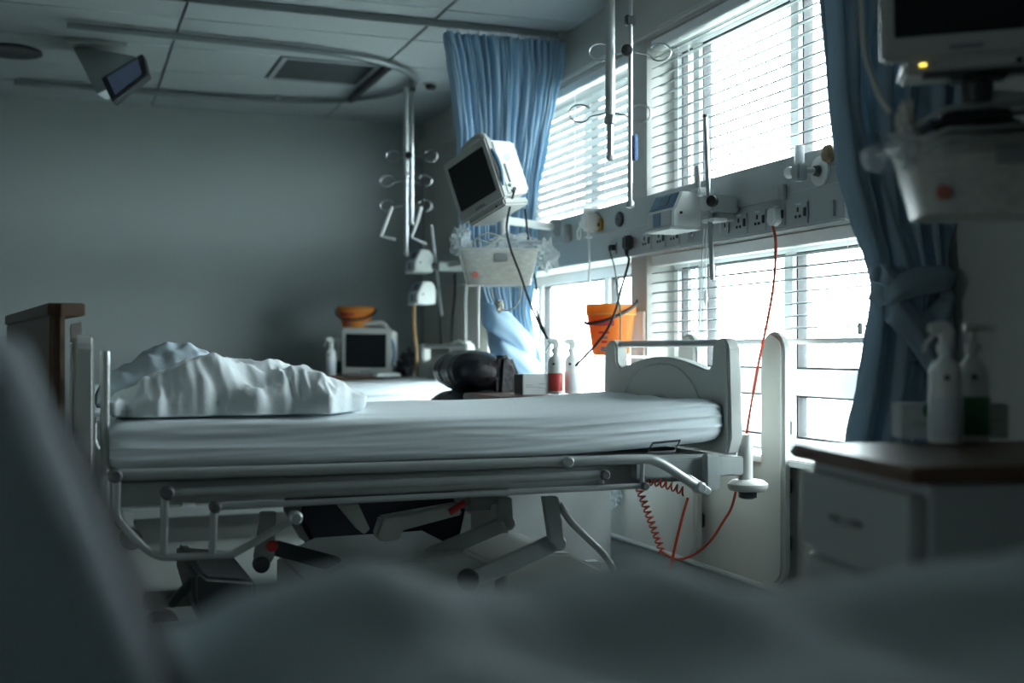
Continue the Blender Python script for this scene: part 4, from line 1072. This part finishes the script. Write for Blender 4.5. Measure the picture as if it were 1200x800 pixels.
def carton(c, yaw, L, D, Hh, label, face='cardboard', side='cardboard', green=False):
    b = thing('glove_box', c, label, 'box', 'cardboard boxes on the lockers')
    M = Matrix.Translation(Vector(c)) @ Matrix.Rotation(yaw, 4, 'Z')
    def add(n, bm, mt): bm.transform(M); return obj(n, bm, mt, b)
    add('carton', bbox(-L / 2, L / 2, 0, D, 0, Hh, .002), face)
    add('end_print', bbox(-L / 2 - .001, -L / 2 + .002, .004, D - .004, .004, Hh - .004, 0), side)
    for k, (a, q, z) in enumerate(((-.40, -.12, .45), (-.40, .15, .35), (.1, .42, .5), (.1, .36, .3))):
        add('print_line', bbox(L * a, L * q, -.001, .001, Hh * z, Hh * z + .003, 0), 'grey_print')
    if green: add('green_mark', lt([(.003, 0), (.018, .0006), (.018, .0012), (.003, .0012)], (-L * .24, 0, Hh * .8), 16, aim((0, -1, 0))), 'green_label')
    return b
carton(PD(1120, 516, 2.71) + Vector((0, 0, .851 - PD(1120, 516, 2.71).z)), -YAW + .03, .245, .07, .08, 'blurred white carton behind the two bottles on the lower right locker', green=True)
c1 = PD(651, 463, 5.27); c1.z = .859
spray(c1, .92, 'white spray bottle with dark red label beside the orange tub', 'white_plastic', 'red_label')
c2 = PD(670, 463, 5.32); c2.z = .859
spray(c2, .92, 'pale spray bottle with light blue label, right of the red labelled one', 'white_plastic', 'pale_label')
c3 = PD(628, 466, 5.22); c3.z = .859
carton(c3, -YAW + .5, .13, .08, .09, 'small grey carton with dark end beside the red labelled spray bottle', 'cardboard', 'cardboard_dark')
for u, z_, lab in ((388, 7.86, 'blurred spray bottle left of the far boxy monitor'), (397, 7.98, 'blurred green tinted bottle squeezed against the far boxy monitor')):
    c = PD(u, 440, z_); c.z = .886; spray(c, .95, lab, 'white_plastic', 'pale_label' if u < 390 else 'green_label', seg=14)
# far monitor on the locker
M5 = frame_from((.98, .18, .01), (.0, .02, 1))
fc = PD(429, 412, 7.80)
fm_, _q = monitor(fc, M5, .335, .305, .22, 'blurred boxy grey monitor standing on the far locker under the orange tub', chin=.018)
obj('stand_plate', bbox(fc.x - .12, fc.x + .14, fc.y + .03, fc.y + .2, .886, fc.z - .17, .004), 'dark_plastic', fm_)
# tubs
def tub(c, r0, r1, Hh, label, hand_tilt, mts=('orange_tub', 'orange_tub'), wall=False):
    t = thing('sharps_tub', c, label, 'tub', 'orange clinical tubs')
    obj('tub_body', lt([(r0 * .9, 0), (r0, .004), (lerp(r0, r1, .8), Hh * .8), (r1, Hh * .82), (r1 * 1.02, Hh * .97), (r1 * .97, Hh), (r1 * .9, Hh), (r0 * .9, .01)], c, 32), mts[0], t)
    obj('rim_band', lt([(r1 * .985, Hh * .78), (r1 * 1.03, Hh * .785), (r1 * 1.03, Hh * .81), (r1 * .985, Hh * .815)], c, 32), 'yellow_tub', t)
    # bail handle swung across the front
    hp = []
    for k in range(13):
        a = math.pi * k / 12
        side = -math.cos(a) * r1 * 1.05; fr = math.sin(a)
        p = Vector(c) + R_ * side + Vector((-S_, -C_, 0)) * (fr * r1 * 1.12) + Vector((0, 0, Hh * .86 + hand_tilt[0] * fr + hand_tilt[1] * side / r1))
        hp.append(p)
    obj('bail_handle', tb(smooth_path(hp, 3), .007, 8), 'black_rubber', t)
    # printed label blocks on the front
    for k, (dz, hgt, wd, mt) in enumerate(((.62, .10, .9, 'red_label'), (.44, .045, .5, 'red_label'), (.34, .05, .35, 'grey_print'), (.26, .05, .3, 'red_label'), (.12, .09, .4, 'grey_print'))):
        bm = NB(); n = 8
        for i in range(n):
            a0 = math.radians(226) + wd * (i / n - .5); a1 = a0 + wd / n
            q = []
            for a, z in ((a0, dz - hgt / 2), (a1, dz - hgt / 2), (a1, dz + hgt / 2), (a0, dz + hgt / 2)):
                r = lerp(r0, r1, z / .82 * .8 / .8) + .0015
                q.append(bm.verts.new(Vector(c) + Vector((math.cos(a) * r, math.sin(a) * r, z * Hh))))
            bm.faces.new(q)
        obj('printed_label', bm, mt, t)
    return t
tc = PX(716, 416, 2.29)
tub(tc, .082, .112, .228, 'orange and yellow tub with black handle hanging before the window behind the footboard', (-.03, .045))
tw = thing('tub_bracket', (tc.x, tc.y, tc.z), 'wall bracket holding the orange tub', 'bracket')
obj('bracket_plate', bbox(XW - .012, XW - .0, 4.88, 5.02, tc.z - .06, tc.z + .2, .003), 'white_plastic', tw)
obj('bracket_shelf', bbox(tc.x - .09, XW - .01, tc.y - .06, tc.y + .06, tc.z - .012, tc.z - .002, .003), 'white_plastic', tw)
ftc = PD(417, 392, 7.90); ftc.z = fc.z + .16
tub(ftc, .085, .125, .135, 'small orange tub sitting on top of the far boxy monitor', (-.07, 0))
# bag beside the far monitor
tag(obj('refuse_bag', crumple(PD(481, 432, 7.98), .08, .06, .12, 8.8, 30), 'leather', smooth=25), 'dark crumpled plastic bag right of the far boxy monitor', 'bag')
o = obj('paper_box', bbox(-.075, .075, -.05, .05, 0, .022, .002, Matrix.Translation((PZ(492, 447, .875).x, 7.3, .888))), 'white_plastic'); tag(o, 'flat white box lying on the far sheeted mattress', 'box')
# ------------------------------------------------------------------ black recliner
ch = thing('armchair', (1.5, 5.42, 0), 'black leather recliner armchair with rolled headrest beside the bright curtain', 'armchair')
Yc0, Yc1 = 5.20, 5.66
def roll(name, cx, cz, rx, rz, y0, y1, seed):
    bm = NB()
    def fn(i, j):
        a = i * math.tau; y = lerp(y0, y1, j); e = max(.0, 1 - abs(2 * j - 1) ** 5) ** .5
        cr_ = 1 + .018 * math.sin(j * 44 + 3 * nz(a, j * 5, seed)) * max(0, -math.cos(a)) + .05 * nz(math.cos(a) * 2, j * 7, seed)
        return Vector((cx + math.cos(a) * rx * (.25 + .75 * e) * cr_, y, cz + math.sin(a) * rz * (.25 + .75 * e) * cr_))
    sheet(30, 46, fn, bm, close_u=True)
    rims = [[v for v in bm.verts if abs(v.co.y - y) < 1e-6] for y in (y0, y1)]
    for r in rims:
        r.sort(key=lambda v: math.atan2(v.co.z - cz, v.co.x - cx)); bm.faces.new(r)
    bmesh.ops.recalc_face_normals(bm, faces=bm.faces)
    return obj(name, bm, 'leather', ch, smooth=70)
roll('headrest', 1.80, .955, .135, .098, Yc0, Yc1, 1)
roll('back_cushion', 1.775, .765, .14, .10, Yc0, Yc1, 4)
roll('lumbar_cushion', 1.70, .58, .14, .10, Yc0, Yc1, 6)
obj('back_frame', pr([(1.82, Yc0 - .005, .30), (1.95, Yc0 - .005, .30), (1.975, Yc0 - .005, .95), (1.94, Yc0 - .005, 1.03), (1.88, Yc0 - .005, 1.03)], (0, Yc1 - Yc0 + .01, 0), .02, 3), 'leather', ch)
obj('seat_cushion', bbox(1.02, 1.80, Yc0 + .02, Yc1 - .02, .36, .50, .05, seg=3), 'leather', ch)
obj('seat_base', pr([(1.04, Yc0, .15), (1.68, Yc0, .16), (1.74, Yc0, .42), (.97, Yc0, .42), (.955, Yc0, .30)], (0, Yc1 - Yc0, 0), .02, 3), 'navy_fabric', ch)
for x in (1.12, 1.66):
    for y in (Yc0 + .06, Yc1 - .06): obj('chair_leg', lt([(.016, 0), (.02, .004), (.022, .18)], (x, y, 0), 12), 'dark_plastic', ch)
# ------------------------------------------------------------------ wooden panel, card and tube at the bed head
p0 = PY(75, 365, 3.78)
pn = thing('wooden_panel', (p0.x, 3.78, 0), 'upright dark wooden board with pale lit edge behind the bed headboard', 'panel')
rot = Matrix.Translation((p0.x, 3.78, 0)) @ Matrix.Rotation(math.radians(7), 4, 'Z')
def addp(n, bm, mt): bm.transform(rot); return obj(n, bm, mt, pn)
zt = PY(80, 358, 3.78).z
addp('board', bbox(-.04, 0, .0, 1.48, .0, zt - .03, .004), 'wood')
addp('edge_strip', bbox(-.012, .002, -.006, -.0, .0, zt - .03, .001), 'wood_lit')
addp('top_lip', bbox(-.045, .058, .0, 1.5, zt - .03, zt + .008, .004), 'wood')
addp('lip_end', bbox(-.01, .058, -.012, -.001, zt - .03, zt + .006, .002), 'wood_lit')
cd = obj('glove_dispenser', pr([PY(u, v, 3.9) for u, v in ((82, 380), (96, 377), (98, 396), (94, 401), (82, 402))], (0, .09, 0), .003), 'cardboard', org=PY(88, 400, 3.9)); tag(cd, 'white printed carton wedged above the headboard by the wooden board', 'box')
# ------------------------------------------------------------------ cables and cords
def cord(name, pts, r, m, label, cat='cable', n=6, seg=8):
    o = obj(name, tb(pts, r, seg, smooth=n), m, org=pts[0]); return tag(o, label, cat)
XC = TX - .03
pl = thing('mains_plug', PX(739, 284, XC), 'black mains plug pushed into the wall panel', 'plug')
q = PX(739, 285, TX - .012)
obj('plug_body', bbox(TX - .045, TX - .008, q.y - .028, q.y + .028, q.z - .03, q.z + .034, .008), 'black_rubber', pl)
obj('strain_relief', tb([q + Vector((-.02, 0, -.028)), q + Vector((-.02, 0, -.055))], [.011, .007], 10), 'black_rubber', pl)
cord('power_cable', [q + Vector((-.02, 0, -.055)), PX(737, 306, XC), PX(729, 335, XC - .12), PX(722, 362, XC - .24), PX(712, 385, XC - .26), PX(697, 405, XC - .26), PX(675, 428, XC - .28)], .0055, 'black_rubber', 'black power cable drooping from the black plug across the orange tub')
s = PX(720, 291, TX - .004)
pl = thing('data_plug', s, 'small green and black data plug in the wall panel', 'plug')
obj('plug_body', bbox(TX - .03, TX - .004, s.y - .018, s.y + .014, s.z - .012, s.z + .016, .003), 'black_rubber', pl)
cord('data_cable', [s + Vector((-.025, 0, -.01)), PX(720.5, 315, XC), PX(724, 345, XC - .2), PX(727, 365, XC - .23), PX(727, 398, XC - .23)], .003, 'green_label', 'thin green data cable hanging in front of the orange tub')
cord('monitor_cable', [MM2 @ Vector((.165, .07, -.12)), PD(594, 262, 5.4), PD(598, 290, 5.4), PD(610, 322, 5.4), PD(620, 352, 5.38), PD(632, 380, 5.36), PD(642, 397, 5.34)], .0055, 'black_rubber', 'long black cable trailing from the tilted monitor down past the bin')
cord('monitor_cable', [PD(615, 245, 5.62), PD(618, 270, 5.6), PD(622, 305, 5.6), PD(628, 332, 5.6), PD(629, 365, 5.6), PD(640, 392, 5.58)], .0055, 'black_rubber', 'short black cable hanging right of the clear bin')
cord('far_cable', [PX(514, 330, 2.33), PX(515, 365, 2.33), PX(517, 405, 2.3)], .006, 'black_rubber', 'dark cable hanging beside the leaning pole of the far pumps')
cord('far_cable', [PX(533, 320, 2.36), PX(533, 345, 2.36), PX(530, 375, 2.34), PX(529, 400, 2.3)], .008, 'black_rubber', 'thick dark cable hanging from the panel between far pole and bright curtain')
cord('white_hose', [PX(548, 322, 2.385), PX(546, 350, 2.385), PX(546, 375, 2.385), PX(546, 402, 2.385)], .008, 'white_plastic', 'white hose hanging left of the bright curtain, ending in a white handset', 'hose')
cord('white_hose', [PD(561, 331, 5.6), PD(560, 360, 5.6), PD(560, 408, 5.6)], .009, 'white_plastic', 'straight white hose hanging close along the left edge of the bright curtain', 'hose')
hs_ = PX(550, 410, 2.385)
hd = thing('call_handset', hs_, 'white call handset with curled lead behind the black headrest', 'handset')
obj('handset_body', bbox(-.03, .03, -.02, .02, -.05, .055, .018, Matrix.Translation(hs_)), 'white_plastic', hd)
obj('handset_lead', tb([hs_ + Vector((-.03, 0, .04)), PX(537, 399, 2.385), PX(529, 405, 2.385), PX(527, 418, 2.385)], .008, 8, smooth=5), 'white_plastic', hd)
# red cord: plug, straight fall, coil
rp = PX(911, 254, TX - .012)
pl = thing('mains_plug', rp, 'white mains plug with red cord in the wall panel', 'plug')
obj('plug_body', pr([(TX - .008, rp.y - .028, rp.z - .018), (TX - .008, rp.y - .022, rp.z + .03), (TX - .008, rp.y + .022, rp.z + .03), (TX - .008, rp.y + .028, rp.z - .018), (TX - .008, rp.y + .012, rp.z - .034), (TX - .008, rp.y - .012, rp.z - .034)], (-.035, 0, 0), .006), 'white_plastic', pl)
XR = 2.335
cord('red_cord', [rp + Vector((-.02, 0, -.03)), PX(909, 285, XR + .03), PX(907, 330, XR), PX(899, 378, XR), PX(890, 420, XR), PX(880, 475, XR), PX(872, 525, XR), PX(865, 560, XR), PX(858, 592, XR), PX(848, 610, XR), PX(832, 634, XR), PX(812, 650, XR - .03), PX(792, 655, XR - .1), PX(774, 645, XR - .2)], .0052, 'red_cord', 'long red cord hanging from the white plug and looping under the bed foot', 'cord')
def coil(a, b, sag, turns, r, label):
    a, b = Vector(a), Vector(b); pts = []; n = turns * 10
    d = (b - a); sd = d.cross(Vector((-S_, -C_, 0))).normalized(); fw = Vector((-S_, -C_, 0))
    for k in range(n + 1):
        t = k / n; al = k / 10 * math.tau
        pts.append(a + d * t + Vector((0, 0, -sag * math.sin(math.pi * t))) + sd * (r * math.cos(al)) + fw * (r * math.sin(al)))
    o = obj('coiled_cord', tube(NB(), pts, .0032, 6), 'red_cord', org=a); tag(o, label, 'cord')
coil(PY(747, 567, 3.62), PY(776, 646, 3.62), 0, 13, .0115, 'coiled red cord hanging down below the side rail end')
coil(PY(757, 563, 3.62), PY(802, 576, 3.62), -.006, 7, .0135, 'coiled red cord stretched along the foot end of the bed')
cord('red_cord', [PY(806, 583, 3.62), PY(798, 612, 3.62), PY(790, 645, 3.62), PY(783, 680, 3.62)], .005, 'red_cord', 'short straight red cord hanging from the bed foot bracket', 'cord')
cord('bed_hose', [PY(655, 590, 3.9), PY(668, 610, 3.88), PY(688, 630, 3.86), PY(708, 650, 3.85), PY(719, 668, 3.85), PY(721, 684, 3.85), PY(717, 700, 3.85)], .0125, 'grey_plastic', 'thick grey hose curving down under the bed towards the floor', 'hose', seg=12)
bagc = PX(720, 578, XW - .035)
tag(obj('fluid_bag', crumple(bagc, .022, .07, .06, 3.4), 'clear_bag', smooth=60), 'small clear pouch on the wall low down beside the white locker', 'bag')
# ------------------------------------------------------------------ ceiling television
q0 = PZ(112, 52, ZC)
tv = thing('ceiling_tv', (q0.x, q0.y, ZC), 'small black television on a white wedge mount under the ceiling', 'television')
zc_ = 6.35
obj('mount_plate', bbox(q0.x - .16, q0.x + .16, q0.y - .1, q0.y + .1, ZC - .02, ZC - .001, .004), 'grey_plastic', tv)
W1 = [PD(83, 52, 6.55), PD(160, 66, 6.35), PD(128, 103, 6.2), PD(113, 110, 6.2)]
obj('mount_wedge', pr(W1, (.05, .16, .0), .006), 'ceiling_tile', tv)
obj('mount_post', tb([PD(95, 56, 6.5) + Vector((.03, .1, -.02)), Vector((PD(95, 56, 6.5).x + .03, PD(95, 56, 6.5).y + .1, ZC - .01))], .03, 14), 'grey_plastic', tv)
S4 = [PD(118, 91, 6.1), PD(166, 62, 6.1), PD(173, 86, 6.02), PD(131, 119, 6.02)]
nrm = (S4[1] - S4[0]).cross(S4[3] - S4[0]).normalized()
if nrm.dot(EYE - S4[0]) > 0: nrm = -nrm
cb = obj('tv_case', pr(S4, nrm * .05, .006), 'dark_plastic', tv)
cen = sum(S4, Vector()) / 4
obj('tv_screen', pr([cen + (p - cen) * .74 - nrm * .003 for p in S4], nrm * .004, 0), 'tv_glow', tv)
